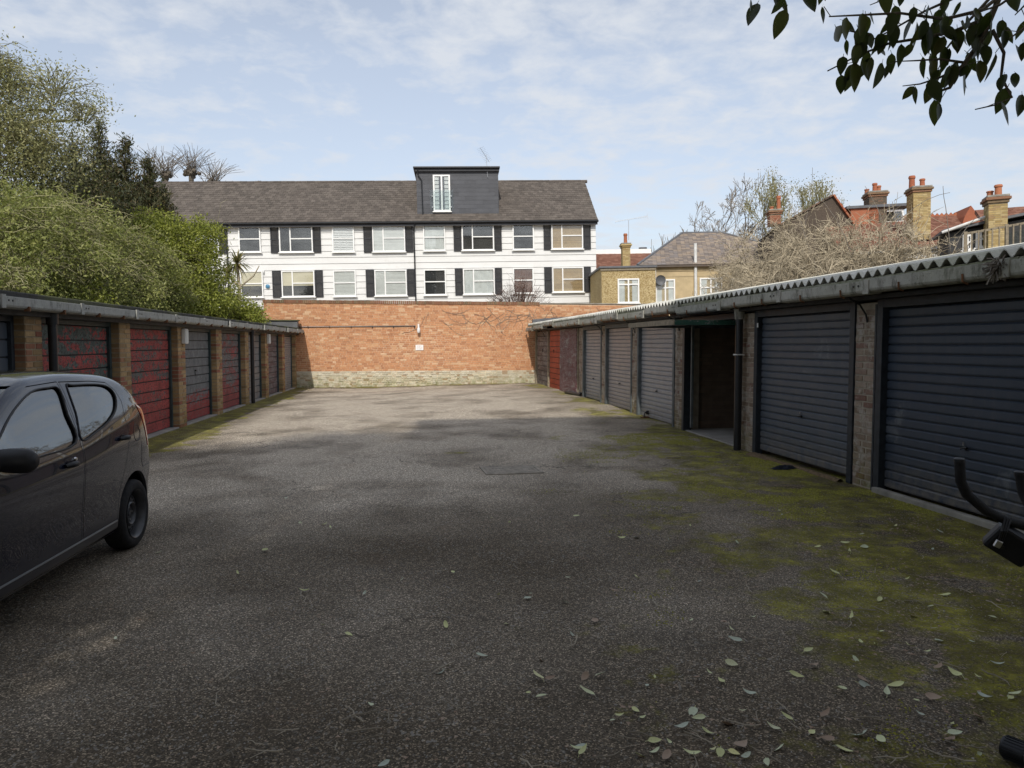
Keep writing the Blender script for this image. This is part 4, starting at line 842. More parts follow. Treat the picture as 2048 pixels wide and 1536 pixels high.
tag(rg.build('crested_ridge', 'terracotta', rh), kind='stuff')
g0, gz0_ = TF.at(1930, 432, 5); gA, gzA = TF.at(1942, 411, 5); g1_, _ = TF.at(1957, 432, 5); MB().prism([(g0 - .3, gz0_ - 1), (g1_ + .3, gz0_ - 1), (g1_, gz0_), (gA, gzA), (g0, gz0_)], 'y', 5, 7).build('small_gable', 'tile_orange', rh)
KF = Frame(1990, 23, -28)
kh = KF.thing('glazed_lean_to_house', 'dark timber house with sloping lead lean-to roof and stock brick chimney', 'house')
l0, lz0 = KF.at(1884, 466); l1, lz1 = KF.at(1975, 432); MB().prism([(l0, lz0), (l1 + 2.5, lz1 + (lz1 - lz0) * .3), (l1 + 2.5, lz1 + (lz1 - lz0) * .3 + .09), (l0, lz0 + .09)], 'y', -.25, 2.2).build('lean_to_roof', 'lead_grey', kh)
MB().prism([(l0 + .2, -.2), (l1 + 2.5, -.2), (l1 + 2.5, lz1), (l0 + .2, lz0 - .02)], 'y', 0, 2.1).build('wall', 'dark_timber', kh); MB().tube([(l0 - .05, -.28, lz0 - .02), (l1, -.28, lz1 - .03)], .05, 8).build('gutter', 'white_lead', kh, True)
w0, wz1 = KF.at(1951, 462); w1, wz0 = KF.at(1971, 495); window(kh, w0, w1, wz0, wz1, 'dark', .5, .5, y=-.06); w0, wz1 = KF.at(1925, 470); w1, wz0 = KF.at(1944, 500); window(kh, w0, w1, wz0, wz1, 'dark', .5, .5, y=-.06)
px_chimney(kh, KF, 1976, 2016, 520, 404, 'brick_stock', [(1987, 377, .11), (2000, 367, .12)], -.75, .7)
k0, kz = KF.at(2014, 452, 1.5); kt = KF.at(2014, 417, 4.)[1]; tiled_roof(kh, k0 - .5, k0 + 5, .6, kz - .6, 4., kt, .2, 20, 'tile_red', 0, 'side_roof'); MB().box(k0 + .3, k0 + 5, .9, 4, -.2, kz - .7).build('side_wall', 'brick_stock', kh)

# ------------------------------------------------------------------ terrace fence of upright battens above the right garages
FF = Frame(1990, 15.5, -30)
fe = FF.thing('batten_fence', 'weathered timber fence of tall upright battens above the corrugated garage roof', 'fence')
f0, fz0 = FF.at(1928, 520); f1 = f0 + 3.6; ftop = lambda x: FF.at(1928, 463)[1] + (x - f0) * .13
for a in range(5):
    x = f0 + a * .82; MB().box(x, x + .07, .03, .10, .5, ftop(x)).build('post', 'timber_grey', fe)
x = f0 + .14
while x < f1: MB().box(x, x + .028, 0, .028, fz0 - .7, ftop(x) - .04).build('batten', 'timber_grey', fe); x += .137
for zo in (.03, .55):
    MB().prism([(f0, ftop(f0) - zo - .05), (f1, ftop(f1) - zo - .05), (f1, ftop(f1) - zo), (f0, ftop(f0) - zo)], 'y', .029, .06).build('rail', 'timber_grey', fe)
for a in range(4):
    x = f0 + .8 + a * .82; MB().prism([(x + .1, ftop(x) - .7), (x + .72, ftop(x) - .62), (x + .72, ftop(x) - .10), (x + .1, ftop(x) - .2)], 'y', .075, .08).build('mesh_panel', 'clear_glass', fe)
# ================================================================== TREES AND SHRUBS
def leaves_mesh(name, P, size, mat, parent=None, droop=.2, fold=.25, aspect=.5, seed=1, up=None, kind=True):
    """one small folded leaf (two triangles-pairs) at each point of P"""
    g = np.random.default_rng(seed); n = len(P); sz = size * g.uniform(.6, 1.35, n)[:, None]
    d = g.normal(size=(n, 3)); d[:, 2] -= droop
    if up is not None: d += np.array(up)
    d /= np.linalg.norm(d, axis=1)[:, None]; r = g.normal(size=(n, 3)); s = np.cross(d, r); s /= np.linalg.norm(s, axis=1)[:, None] + 1e-9; u = np.cross(s, d)
    V = np.stack([P, P + d * sz * .5 + s * sz * aspect * .5 + u * sz * fold * .3, P + d * sz, P + d * sz * .5 - s * sz * aspect * .5 + u * sz * fold * .3], 1).reshape(-1, 3)
    F = np.arange(n * 4).reshape(-1, 4); o = npmesh(name, V, F, mat, parent)
    if kind: tag(o, kind='stuff')
    return o
def clump_points(centres, per, spread, seed, flat=1.):
    g = np.random.default_rng(seed); C = np.repeat(np.array(centres), per, 0); q = g.normal(size=C.shape) * spread; q[:, 2] *= flat; return C + q
def lump_shell(lumps, n, seed, inner=.35, zmin=None):
    """clump centres spread through the outer part of a union of ellipsoids: (centre, (rx,ry,rz))"""
    g = np.random.default_rng(seed); vol = np.array([r[0] * r[1] + r[1] * r[2] for _, r in lumps]); k = g.choice(len(lumps), n, p=vol / vol.sum())
    d = g.normal(size=(n, 3)); d /= np.linalg.norm(d, axis=1)[:, None]; rad = g.uniform(inner, 1.05, n)[:, None] ** .7
    C = np.array([lumps[i][0] for i in k]); Rr = np.array([lumps[i][1] for i in k]); P = C + d * rad * Rr
    if zmin is not None: P = P[P[:, 2] > zmin]
    return P
def arcs_mesh(name, arcs, mat, parent=None, n=3):
    mb = MB()
    for pts, r0, r1 in arcs:
        m = len(pts); mb.tube(pts, [r0 + (r1 - r0) * i / (m - 1) for i in range(m)], n, False)
    return mb.build(name, mat, parent, n > 4, sharp=0)
def arc(p, q, sag=.2, k=5, wob=.05, g=random):
    p, q = Vector(p), Vector(q); L = (q - p).length; out = []
    for i in range(k + 1):
        t = i / k; v = p.lerp(q, t) + Vector((0, 0, sag * L * 4 * t * (1 - t)))
        if 0 < i < k: v += Vector((g.gauss(0, wob * L), g.gauss(0, wob * L), g.gauss(0, wob * L)))
        out.append(v)
    return out
def lump(px, py, Y, r, fl=.8): p = atY(px, py, Y); return ((p.x, p.y, p.z), (r, r * 1.1, r * fl))
def leafy_shrub(name, label, base, lumps, ncl, per, spread, leaf, lmat, tmat, ntw, seed, cat='tree', zmin=2.08, tw=.007, group=None, inner=.35, droop=.2, sag=.18, aspect=.5):
    t = thing(name, label, cat, base, 0, group); b = Vector(base); g = random.Random(seed); L = [((c[0] - b.x, c[1] - b.y, c[2] - b.z), r) for c, r in lumps]
    arcs_mesh('trunk', [(arc((0, 0, -.1), (g.uniform(-.15, .15), g.uniform(-.15, .15), max(1.2, min(c[2] for c, r in L) * .7)), 0, 4, .02, g), .16, .11)], 'bark', t, 8)
    fork = Vector((0, 0, max(1.2, min(c[2] for c, r in L) * .7))); limbs = [(arc(fork, Vector(c) - Vector((0, 0, r[2] * .2)), .12, 6, .03, g), .07, .025) for c, r in L]; arcs_mesh('limbs', limbs, 'bark', t, 6)
    C = lump_shell(L, ncl, seed, inner, zmin - b.z); tws = []
    for i in range(ntw):
        c, r = L[g.randrange(len(L))]; d = Vector((g.gauss(0, 1), g.gauss(0, 1), abs(g.gauss(0, .8)))).normalized(); e = Vector(c) + Vector((d.x * r[0], d.y * r[1], d.z * r[2])) * g.uniform(.8, 1.2); s = Vector(c) + (e - Vector(c)) * g.uniform(0, .35) + Vector((0, 0, g.uniform(-.2, .3)))
        if e.z + b.z > zmin: tws.append((arc(s, e, sag, 5, .04, g), tw, tw * .4))
    for i in range(0, len(C), 9):
        p = Vector(C[i]); q = p + Vector((g.gauss(0, .5), g.gauss(0, .5), g.gauss(.1, .35))); tws.append((arc(p, q, .15, 4, .05, g), tw * .7, tw * .3))
    tag(arcs_mesh('twigs', tws, tmat, t), kind='stuff')
    P = clump_points(C, per, spread, seed + 1, .8); P = P[P[:, 2] > zmin - b.z]; leaves_mesh('crown', P, leaf, lmat, t, droop, .3, aspect, seed + 2); return t
leafy_shrub('spring_tree', 'bright yellow green spring shrub leaning over the far end of the left garages', (-9.4, 22.5, 0),
    [lump(502, 636, 24, .5), lump(468, 620, 24, .65), lump(425, 592, 23.5, .9), lump(395, 535, 23.5, .9), lump(385, 480, 23, .85), lump(345, 520, 22.5, 1.3), lump(400, 600, 22.5, .9), lump(330, 600, 21, .9), lump(290, 560, 20.5, 1.0), lump(250, 625, 17.5, .5), lump(170, 605, 14.5, .4), lump(320, 470, 22.5, .9)],
    1150, 44, .125, .08, 'leaf_spring', 'twig_green', 260, 21)
leafy_shrub('thorn_tree', 'dense olive green thorn tree with arching grey twigs above the left garage roof', (-9.6, 15.5, 0),
    [lump(40, 480, 15, 1.3), lump(140, 480, 16.5, 1.25), lump(225, 515, 18.5, 1.2), lump(60, 565, 13.5, .8), lump(140, 560, 14.5, 1.0), lump(225, 575, 16.5, 1.0), lump(295, 550, 19.5, 1.0), lump(270, 600, 17.5, .7), lump(-60, 500, 13.5, 1.6), lump(10, 580, 12, .5), lump(340, 610, 20.5, .7), lump(90, 510, 15, 1.2)],
    1700, 40, .13, .065, 'leaf_olive', 'twig_green', 1500, 33, tw=.009, sag=.22)
leafy_shrub('budding_tree', 'tall grey green budding tree with airy crown, highest behind the left garages', (-13.2, 18.5, 0),
    [lump(20, 190, 18.5, .9, 1.), lump(110, 205, 19, 1.1, .8), lump(20, 300, 18, 1.3, .9), lump(80, 310, 18.5, 1.1, .9), lump(165, 235, 19.5, .55, .6), lump(-80, 260, 17.5, 1.8), lump(-90, 150, 18, 1.6), lump(5, 140, 18.5, .5, .8)],
    620, 40, .22, .065, 'leaf_sage', 'twig_green', 520, 47, tw=.011, inner=.2)
leafy_shrub('holly_thicket', 'shaded dark thicket deep behind the arching thorn tree', (-14.5, 20.5, 0), [lump(60, 400, 20, 1.6), lump(150, 430, 21.5, 1.5), lump(-20, 330, 19.5, 1.6), lump(100, 470, 19.5, 1.6), lump(270, 500, 23.5, 1.4), lump(230, 550, 20.5, 1.4), lump(330, 560, 23.5, 1.3), lump(60, 560, 16.5, 1.2), lump(160, 590, 17.5, 1.0)],
    620, 46, .24, .10, 'leaf_conifer', 'twig_grey', 60, 59)
def conifer(px, ptop, pbase, Y, r, seed, lab):
    g = random.Random(seed); top = atY(px, ptop, Y); b = Vector((top.x, top.y, 0)); t = thing('conifer', lab, 'tree', b, 0, 'conifers behind the left garages'); H = top.z
    arcs_mesh('trunk', [([(0, 0, -.1), (.03, 0, H * .5), (0, 0, H)], .14, .015)], 'bark', t, 7); C = []; tws = []; z = 1.4
    while z < H - .05:
        f = (H - z) / (H - 1.4); rr = r * (f ** .8) + .07
        for k in range(int(6 + 8 * f)):
            a = g.uniform(0, 6.283); L = rr * g.uniform(.55, 1.15); e = Vector((math.cos(a) * L, math.sin(a) * L, z + L * g.uniform(.35, .9))); s = Vector((0, 0, z)); tws.append((arc(s, e, -.06, 4, .02, g), .014, .005))
            for q in range(max(2, int(L / .11))): u = .25 + .8 * q / max(2, int(L / .11)); p = s.lerp(e, u); C.append((p.x, p.y, p.z + g.uniform(-.02, .08)))
        z += .17
    tag(arcs_mesh('branches', tws, 'bark', t), kind='stuff'); P = clump_points(C, 9, .075, seed, 1.2); leaves_mesh('crown', P, .13, 'leaf_conifer', t, -.3, .2, .28, seed, up=(0, 0, .5))
for i, (a, b_, Y, r, lab) in enumerate([(196, 245, 25, 1.9, 'dark conifer with the tallest pointed tip behind the left garages'), (250, 282, 25.5, 2.0, 'dark brownish conifer beside the tallest pointed one'), (296, 318, 26, 1.8, 'dark conifer standing next to the terrace roof'), (150, 285, 24, 2.0, 'dark conifer half hidden behind the budding tree'), (225, 330, 23.5, 1.9, 'shorter brownish conifer in front of the pointed ones'), (325, 375, 26.5, 1.4, 'lowest conifer overlapping the brown roof edge')]): conifer(a, b_, 0, Y, r, 70 + i, lab)
# pollarded planes behind the terrace
def pollard(px, pyk, pytop, Y, n, seed, spread, lab, knob=True):
    g = random.Random(seed); k = atY(px, pyk, Y); H = k.z; t = thing('pollarded_tree', lab, 'tree', (k.x, k.y, 0), 0, 'pollarded trees behind the terrace'); arcs_mesh('trunk', [([(0, 0, -.1), (.1, 0, H * .6), (0, 0, H)], .26, .17)], 'bark', t, 8)
    tp = atY(px, pytop, Y).z - H; C = clump_points([(0, 0, H)], 60, .16, seed, .8); mb = MB()
    for c in C[:26]: mb.lathe([(0, -.15), (.13, -.08), (.16, 0), (.13, .09), (0, .15)], 7, 'z', tuple(c))
    mb.build('knuckle', 'bark', t); tw = []
    for i in range(n):
        a = g.uniform(0, 6.283); w = spread * math.sqrt(g.random()); hh = tp * g.uniform(.65, 1.2) * (1 - .35 * (w / spread) ** 2); s = Vector((g.gauss(0, .25), g.gauss(0, .25), H)); e = Vector((math.cos(a) * w, math.sin(a) * w, H + hh)); tw.append((arc(s, e, .08, 4, .015, g), .022, .010))
    tag(arcs_mesh('shoots', tw, 'twig_grey', t), kind='stuff')
pollard(382, 345, 293, 54, 55, 3, 2.0, 'pollarded tree with a round knuckle above the brown roof'); pollard(331, 352, 298, 53, 60, 4, 2.3, 'pollarded tree with tall straight shoots beside the conifers'); pollard(425, 366, 320, 55, 55, 5, 2.2, 'pollarded tree showing only its fan of shoots over the ridge'); pollard(300, 355, 300, 52, 45, 6, 2.0, 'pollarded tree half lost behind the conifer tips')
# low bush tops over the ridge
rb = atY(470, 367, 56); t = thing('ridge_shrub', 'low twiggy tree top peeping over the terrace ridge', 'tree', (rb.x, rb.y, 0)); g_ = random.Random(8)
arcs_mesh('trunk', [([(0, 0, 0), (0, 0, rb.z - 1)], .2, .1)], 'bark', t, 6); tag(arcs_mesh('twigs', [(arc((g_.uniform(-.6, .6), 0, rb.z - 1.2), (g_.uniform(-2.6, 2.2), g_.uniform(-1, 1), rb.z + g_.uniform(-.3, .25)), .1, 4, .05, g_), .03, .012) for i in range(70)], 'twig_grey', t), kind='stuff')
# cabbage palm by the terrace
def cabbage_palm():
    b = atY(480, 640, 33); t = thing('cabbage_palm', 'spiky cabbage palm with two heads in front of the white terrace', 'palm', (b.x, b.y, 0)); g = random.Random(4); h1 = atY(474, 527, 33) - Vector((b.x, b.y, 0)); h2 = atY(455, 548, 33.4) - Vector((b.x, b.y, 0)); fk = atY(479, 575, 33) - Vector((b.x, b.y, 0))
    arcs_mesh('trunk', [([(0, 0, 0), fk, h1], .085, .06)], 'twig_tan', t, 7); arcs_mesh('stem', [([fk, h2], .06, .05)], 'twig_tan', t, 7); arcs_mesh('stem', [([fk, fk + Vector((.6, 0, .5)), fk + Vector((.85, 0, .95))], .04, .02)], 'twig_tan', t, 6)
    for hd, n, L in ((h1, 95, .85), (h2, 70, .75)):
        V = []; F = []
        for i in range(n):
            d = Vector((g.gauss(0, 1), g.gauss(0, 1), g.gauss(.25, .7))).normalized(); s = d.cross(Vector((0, 0, 1))); s = s.normalized() * .035 if s.length > .01 else Vector((.035, 0, 0)); l = L * g.uniform(.75, 1.1); k = len(V); V += [hd + s * .6, hd - s * .6, hd + d * l * .55 - s, hd + d * l * .55 + s, hd + d * l + Vector((0, 0, -l * .22))]; F += [(k, k + 1, k + 2, k + 3), (k + 3, k + 2, k + 4)]
        mb = MB(); mb.add(V, F); tag(mb.build('leaf_head', 'leaf_palm', t), kind='stuff')
cabbage_palm()
# bare bush on top of the wall
def wall_bush():
    b = wall_pt(1045, 606); t = thing('bare_bush', 'bare reddish brown bush spraying up behind the coping of the brick wall', 'bush', (b.x, b.y + .9, 0)); g = random.Random(9); tw = []
    arcs_mesh('stem', [([(0, 0, 0), (0, 0, 2.6)], .05, .04)], 'bark', t, 6)
    for i in range(210):
        a = g.uniform(-1, 1) ** 1; e = Vector((a * 1.15 + g.gauss(0, .15), g.gauss(0, .3), 3.0 + (1 - abs(a) ** 1.5) * 1.15 * g.uniform(.3, 1.0))); s = Vector((e.x * .35, g.gauss(0, .1), 2.6)); tw.append((arc(s, e, .06, 4, .03, g), .009, .004))
        if i % 2: q = tw[-1][0][3]; tw.append((arc(q, q + Vector((g.gauss(0, .2), g.gauss(0, .15), g.uniform(.05, .3))), 0, 3, .04, g), .006, .003))
    tag(arcs_mesh('twigs', tw, 'twig_red', t), kind='stuff')
wall_bush()
# branching bare trees
def bare_tree(name, label, base, H, spread, seed, mat, depth=6, buds=None, rad=.22, lean=0., kids=(2, 3), tipr=.012, first=.28, ang=.5, W=None):
    g = random.Random(seed); t = thing(name, label, 'tree', base); main = []; fine = []; tips = []
    def grow(p, d, L, r, lv):
        pts = [p]; q = p; dd = d.copy(); k = 4
        for i in range(k): dd = (dd + Vector((g.gauss(0, .11), g.gauss(0, .11), g.gauss(.02, .07)))).normalized(); q = q + dd * L / k; pts.append(q)
        r1 = max(tipr, r * .66); (main if lv < 3 else fine).append((pts, r, r1))
        if lv >= depth: tips.append(q); return
        for i in range(g.randint(*kids) + (1 if lv < 2 else 0)):
            ax = Vector((g.gauss(0, 1), g.gauss(0, 1), g.gauss(0, 1))); ax = (ax - dd * ax.dot(dd)).normalized(); an = g.uniform(.5, 1.25) * ang; nd = (dd * math.cos(an) + ax * math.sin(an)); nd = Vector((nd.x * spread, nd.y * spread, nd.z + .12)).normalized(); s = pts[-1] if i == 0 else pts[g.randint(2, k)]
            grow(s, nd, L * g.uniform(.62, .86), r1 * g.uniform(.7, 1), lv + 1)
    grow(Vector((0, 0, -.2)), Vector((lean, 0, 1)).normalized(), H * first, rad, 0)
    if W:      # bring the crown to its true height and width
        xs_ = sorted(v.x for v in tips); x0, x1 = xs_[int(len(xs_) * .02)], xs_[int(len(xs_) * .98)]; zs_ = sorted(v.z for v in tips); zt = zs_[int(len(zs_) * .98)]; kx = W / (x1 - x0); kz = H / zt; xc = (x0 + x1) / 2
        fx = lambda v: Vector(((v.x - xc * min(1, max(0, v.z / zt))) * kx, v.y * kx, v.z * kz)); main = [([fx(v) for v in p], a, b_) for p, a, b_ in main]; fine = [([fx(v) for v in p], a, b_) for p, a, b_ in fine]; tips = [fx(v) for v in tips]
    arcs_mesh('trunk', main[:1], 'bark', t, 8); tag(arcs_mesh('branches', main[1:], 'bark', t, 5), kind='stuff'); tag(arcs_mesh('twigs', fine, mat, t, 3), kind='stuff')
    if buds and tips: P = clump_points([tuple(v) for v in tips], buds[2], buds[3], seed); leaves_mesh('crown', P, buds[0], buds[1], t, -.1, .2, .5, seed)
    return t
b = atY(1445, 687, 62); bare_tree('bare_tree', 'large bare grey tree with rounded crown rising behind the slate hip roof', (b.x, b.y, 0), 15.4, 1.3, 12, 'twig_grey', 8, None, .42, 0, (2, 3), .020, .25, .60, 10.5)
b = atY(1575, 687, 56); bare_tree('hazel_tree', 'tree coming into yellow green leaf behind the red chimney pots', (b.x, b.y, 0), 14.6, 1.15, 18, 'twig_green', 7, (.14, 'leaf_bud', 6, .3), .3, 0, (2, 3), .02, .3, .45, 6.4)
b = atY(1350, 687, 58); bare_tree('bare_tree', 'smaller bare tree low at the left hip of the slate roof', (b.x, b.y, 0), 10.6, 1.2, 25, 'twig_grey', 6, None, .25, 0, (2, 3), .02, .27, .55, 4.5)
b = atY(1800, 687, 24); bare_tree('whip_tree', 'bare sapling with arching knobbly branches in front of the brick chimneys', (b.x, b.y, 0), 6.6, 1.15, 41, 'twig_grey', 5, (.05, 'leaf_bud', 3, .06), .09, 0, (2, 2), .010, .34, .6, 3.2)
def thicket(i, px, Y, pytop, w, seed, lab, n=34):
    b = atY(px, 687, Y); H = atY(px, pytop, Y).z; t = thing('bare_shrub', lab, 'shrub', (b.x, b.y, 0), 0, 'bare shrubs behind the right garages'); g = random.Random(seed); st = []; tw = []
    for k in range(n):
        a = g.uniform(0, 6.283); rr = w * math.sqrt(g.random()); e = Vector((math.cos(a) * rr, math.sin(a) * rr, H * (1 - .4 * (rr / w) ** 2) * g.uniform(.72, 1.02))); s = Vector((e.x * .2, e.y * .2, 0)); A = arc(s, e, .10, 8, .02, g); st.append((A, .022, .007))
        for q in range(34):
            u = g.randint(3, 8); p = A[u]; d = Vector((g.gauss(0, 1), g.gauss(0, 1), g.gauss(.25, .8))).normalized(); L = g.uniform(.25, .75); B = arc(p, p + d * L, .12, 4, .05, g); tw.append((B, .010, .005))
            for z in range(3): p2 = B[g.randint(1, 4)]; d2 = (d + Vector((g.gauss(0, .8), g.gauss(0, .8), g.gauss(.1, .7)))).normalized(); tw.append((arc(p2, p2 + d2 * L * g.uniform(.3, .7), .05, 2, .03, g), .0075, .004))
    arcs_mesh('trunk', st[:1], 'bark', t, 6); tag(arcs_mesh('stems', st[1:], 'twig_tan', t, 5), kind='stuff'); tag(arcs_mesh('twigs', tw, 'twig_tan', t, 3), kind='stuff')
for i, (px, Y, pt, w, lab) in enumerate([(1480, 27, 480, 1.6, 'sparse bare shrub crossing the pebbledashed windows'), (1555, 24, 438, 2.1, 'dense tan bare shrub below the gabled house'), (1625, 21, 418, 1.9, 'tallest tan bare shrub in front of the dark gable'), (1690, 20, 428, 1.8, 'tan bare shrub below the orange verge tiles'), (1760, 18.5, 438, 1.6, 'bare shrub beneath the red tiled roof'), (1835, 17.5, 452, 1.5, 'thin bare shrub before the white bay window'), (1540, 19, 540, 1.1, 'low bare shrub right behind the corrugated roof'), (1660, 17, 520, 1.1, 'low tangled bare shrub against the corrugated roof')]): thicket(i, px, Y, pt, w, 90 + i, lab, 58 if i < 5 else 30)
for bx, by, lab in ((11.6, 4.2, 'olive green tree beyond the roof of the nearest right garages'), (11.8, 8.2, 'rounded olive tree beyond the right garages beside the bare shrubs')):
    leafy_shrub('garden_tree', lab, (bx, by, 0), [((bx, by, 4.2), (1.9, 1.8, 1.5)), ((bx + .3, by - 1.5, 3.6), (1.4, 1.3, 1.1)), ((bx - .2, by + 1.3, 3.8), (1.3, 1.3, 1.2)), ((bx, by, 5.6), (1.1, 1.2, 1.0))], 380, 30, .2, .11, 'leaf_olive', 'twig_green', 60, int(bx * 7 + by))
def whips():
    t = thing('whip_shoots', 'a few long thin whip shoots rising above the bare shrubs', 'shoots', atY(1700, 687, 20) * 1.0); t.location.z = 0; o = t.location.copy()
    for px0, px1, py, Y in ((1600, 1625, 335, 22), (1640, 1560, 380, 20), (1905, 1886, 372, 17), (1880, 1960, 430, 17), (1700, 1900, 385, 19), (1720, 1640, 395, 19), (1800, 1730, 372, 20)):
        a = atY(px0, 560, Y) - o; e = atY(px1, py, Y) - o; arcs_mesh('shoot', [(arc(a, e, .12 if abs(px0 - px1) > 60 else .02, 8, .006), .014, .006)], 'twig_grey', t, 5)
whips()

simple('bounce_cream', (.66, .58, .45), .9, .1, 1.5)  # cream picked so the unseen block bounces warm fill
# ------------------------------------------------------------------ out of view: a block added for shade and bounce, and a shading tree
blk = thing('shade_block', 'unseen cream block added behind the photographer to shade the near yard and bounce warm fill', 'building', (-2.35, -1.75, 0))
MB().box(0, 8, -8, 0, -.2, 14.1).build('wall', 'bounce_cream', blk); MB().box(-.15, 8.2, -8.1, .12, 14.101, 14.35).build('parapet', 'concrete', blk)
for fl in range(4):
    for k in range(3):
        if fl == 0 and k in (0, 1): continue
        x = .9 + k * 2.6; z = .9 + fl * 3.2; w = MB().box(x, x + 1.2, .002, .05, z, z + 1.6).build('window', 'white_paint', blk); MB().box(x + .08, x + .56, .051, .056, z + .08, z + 1.52).build('pane', 'window_glass', w); MB().box(x + .64, x + 1.12, .051, .056, z + .08, z + 1.52).build('pane', 'window_glass', w)
def behind_tree(name, label, base, blobs, n, per, leaf, seed, mat='leaf_dark', spread=.3):
    t = thing(name, label, 'tree', base); b = Vector(base); L = [((c[0] - b.x, c[1] - b.y, c[2]), r) for c, r in blobs]; arcs_mesh('trunk', [([(0, 0, -.1), (.05, .02, 2.2), (0, 0, 4)], .2, .12)], 'bark', t, 8); g = random.Random(seed)
    arcs_mesh('limbs', [(arc((0, 0, 2.6), c, .1, 6, .03, g), .09, .03) for c, r in L], 'bark', t, 6); C = lump_shell(L, n, seed, .3); P = clump_points(C, per, spread, seed); leaves_mesh('crown', P, leaf, mat, t, .5, .25, .5, seed); return t
behind_tree('shade_tree', 'leafy tree behind the photographer on the left, throwing broken shade beside the car', (-6.2, -3.2, 0), [((-5.6, -2.6, 9.2), (1.7, 1.6, 1.5)), ((-4.6, -2.4, 8.0), (1.0, 1.2, 1.2)), ((-7.6, -2.8, 8.4), (2.0, 1.8, 1.7)), ((-6.6, -2.8, 6.2), (1.9, 1.6, 1.6)), ((-9.3, -2.8, 6.8), (1.8, 1.8, 2.0)), ((-4.6, -2.5, 5.3), (.65, 1.0, .8)), ((-5.6, -2.7, 4.2), (1.4, 1.2, 1.0)), ((-8, -2.7, 4.2), (2.0, 1.4, 1.4)), ((-4.3, -2.5, 3.2), (.6, .8, .7)), ((-4.6, -2.5, 10.6), (1.3, 1.0, 1.2)), ((-6.0, -2.6, 10.4), (1.4, 1.1, 1.1)), ((-3.2, -2.4, 11.6), (1.0, .9, 1.6)), ((-3.3, -2.4, 9.0), (1.0, .9, 1.5)), ((-3.2, -2.4, 6.9), (.8, .8, .8)), ((-3.1, -2.4, 3.0), (.9, .8, 1.2)), ((-3.5, -2.4, 5.2), (.55, .7, .75)), ((-2.75, -2.4, 4.6), (.35, .6, .8)), ((-3.9, -2.6, 6.9), (.8, .8, .8))], 2600, 34, .2, 5)
# ================================================================== THE PARKED CAR
def car_materials():
    t = NT('car_paint'); lw = t.noise(900, 1); c = t.mix(t.ramp(lw, [(.55, 0.), (.8, .35)]), (.005, .007, .018), (.013, .018, .036))
    d = t.ramp(t.noise(2.6, 7, .7, 0, stretch=(1, 1, .6)), [(.5, 0.), (.85, .05)]); z = t.xyz()[2]; d2 = t.math('MULTIPLY', t.ramp(z, [(.12, 1.), (.5, .03)]), .10)
    c = t.mix(t.math('ADD', d, d2, True), c, (.055, .054, .054)); r = t.ramp(t.math('ADD', d, d2, True), [(0, .25), (.4, .45)])
    t.bsdf(c, r, 0., None, .15, 1., .012)
    t = NT('tyre'); c = t.mix(t.ramp(t.noise(30, 5), [(.4, 0.), (.7, .5)]), (.012, .012, .013), (.035, .032, .029)); t.bsdf(c, .8, 0, t.bump(t.noise(120, 3), .3, .004), .3)
    simple('rim_black', (.04, .04, .043), .38, .35, 18, spec=.5, bump=.08); simple('trim_black', (.012, .012, .014), .5, .2, 30, bump=.1, bscale=400); simple('seat_cloth', (.03, .03, .033), .9, .2, 20); simple('chrome', (.6, .6, .62), .18, .05, 9, metal=1., bump=.02)
    simple('tail_red', (.35, .02, .015), .15, .1, 9, bump=.02, coat=1.); simple('lamp_clear', (.5, .5, .5), .12, .05, 9, bump=.02, coat=1.); simple('strip_silver', (.30, .32, .34), .3, .1, 6, metal=.8); simple('plate_yellow', (.75, .55, .05), .5, .05)
car_materials()
CAR = Vector((-2.825, 6.03, 0))
car = thing('parked_car', 'small black hatchback parked beside the left garages with its rear towards the wall', 'car', CAR)
def tab(xs, ys):
    xs = np.array(xs, float); ys = np.array(ys, float); d = np.diff(ys) / np.diff(xs); m = np.zeros(len(xs)); m[1:-1] = np.where(d[:-1] * d[1:] > 0, 2 * d[:-1] * d[1:] / (d[:-1] + d[1:] + 1e-12), 0); m[0] = d[0]; m[-1] = d[-1]
    def f(x):
        x = min(max(x, xs[0]), xs[-1]); i = min(max(int(np.searchsorted(xs, x)) - 1, 0), len(xs) - 2); h = xs[i + 1] - xs[i]; t = (x - xs[i]) / h
        return (2 * t ** 3 - 3 * t * t + 1) * ys[i] + (t ** 3 - 2 * t * t + t) * h * m[i] + (-2 * t ** 3 + 3 * t * t) * ys[i + 1] + (t ** 3 - t * t) * h * m[i + 1]
    return f
c_w = tab([0, .03, .10, .25, .5, .9, 1.5, 2.3, 2.7, 2.95, 3.08, 3.15, 3.18], [.60, .655, .690, .712, .722, .727, .727, .722, .70, .645, .57, .49, .43])
c_top = tab([0, .02, .05, .09, .15, .22, .29, .36, .45, .7, 1.1, 1.45, 1.65, 1.85, 2.05, 2.25, 2.42, 2.6, 2.85, 3.02, 3.12, 3.17, 3.18], [.44, .60, .70, .80, .95, 1.09, 1.19, 1.252, 1.283, 1.315, 1.334, 1.325, 1.287, 1.205, 1.105, 1.0, .905, .865, .80, .73, .64, .52, .47])
c_flo = tab([0, .05, .2, .5, 2.6, 3.0, 3.14, 3.18], [.34, .29, .22, .17, .17, .19, .25, .33])
c_belt = tab([0, .3, .8, 1.3, 2.3, 3.18], [1.0, 1.0, .955, .89, .855, .84])
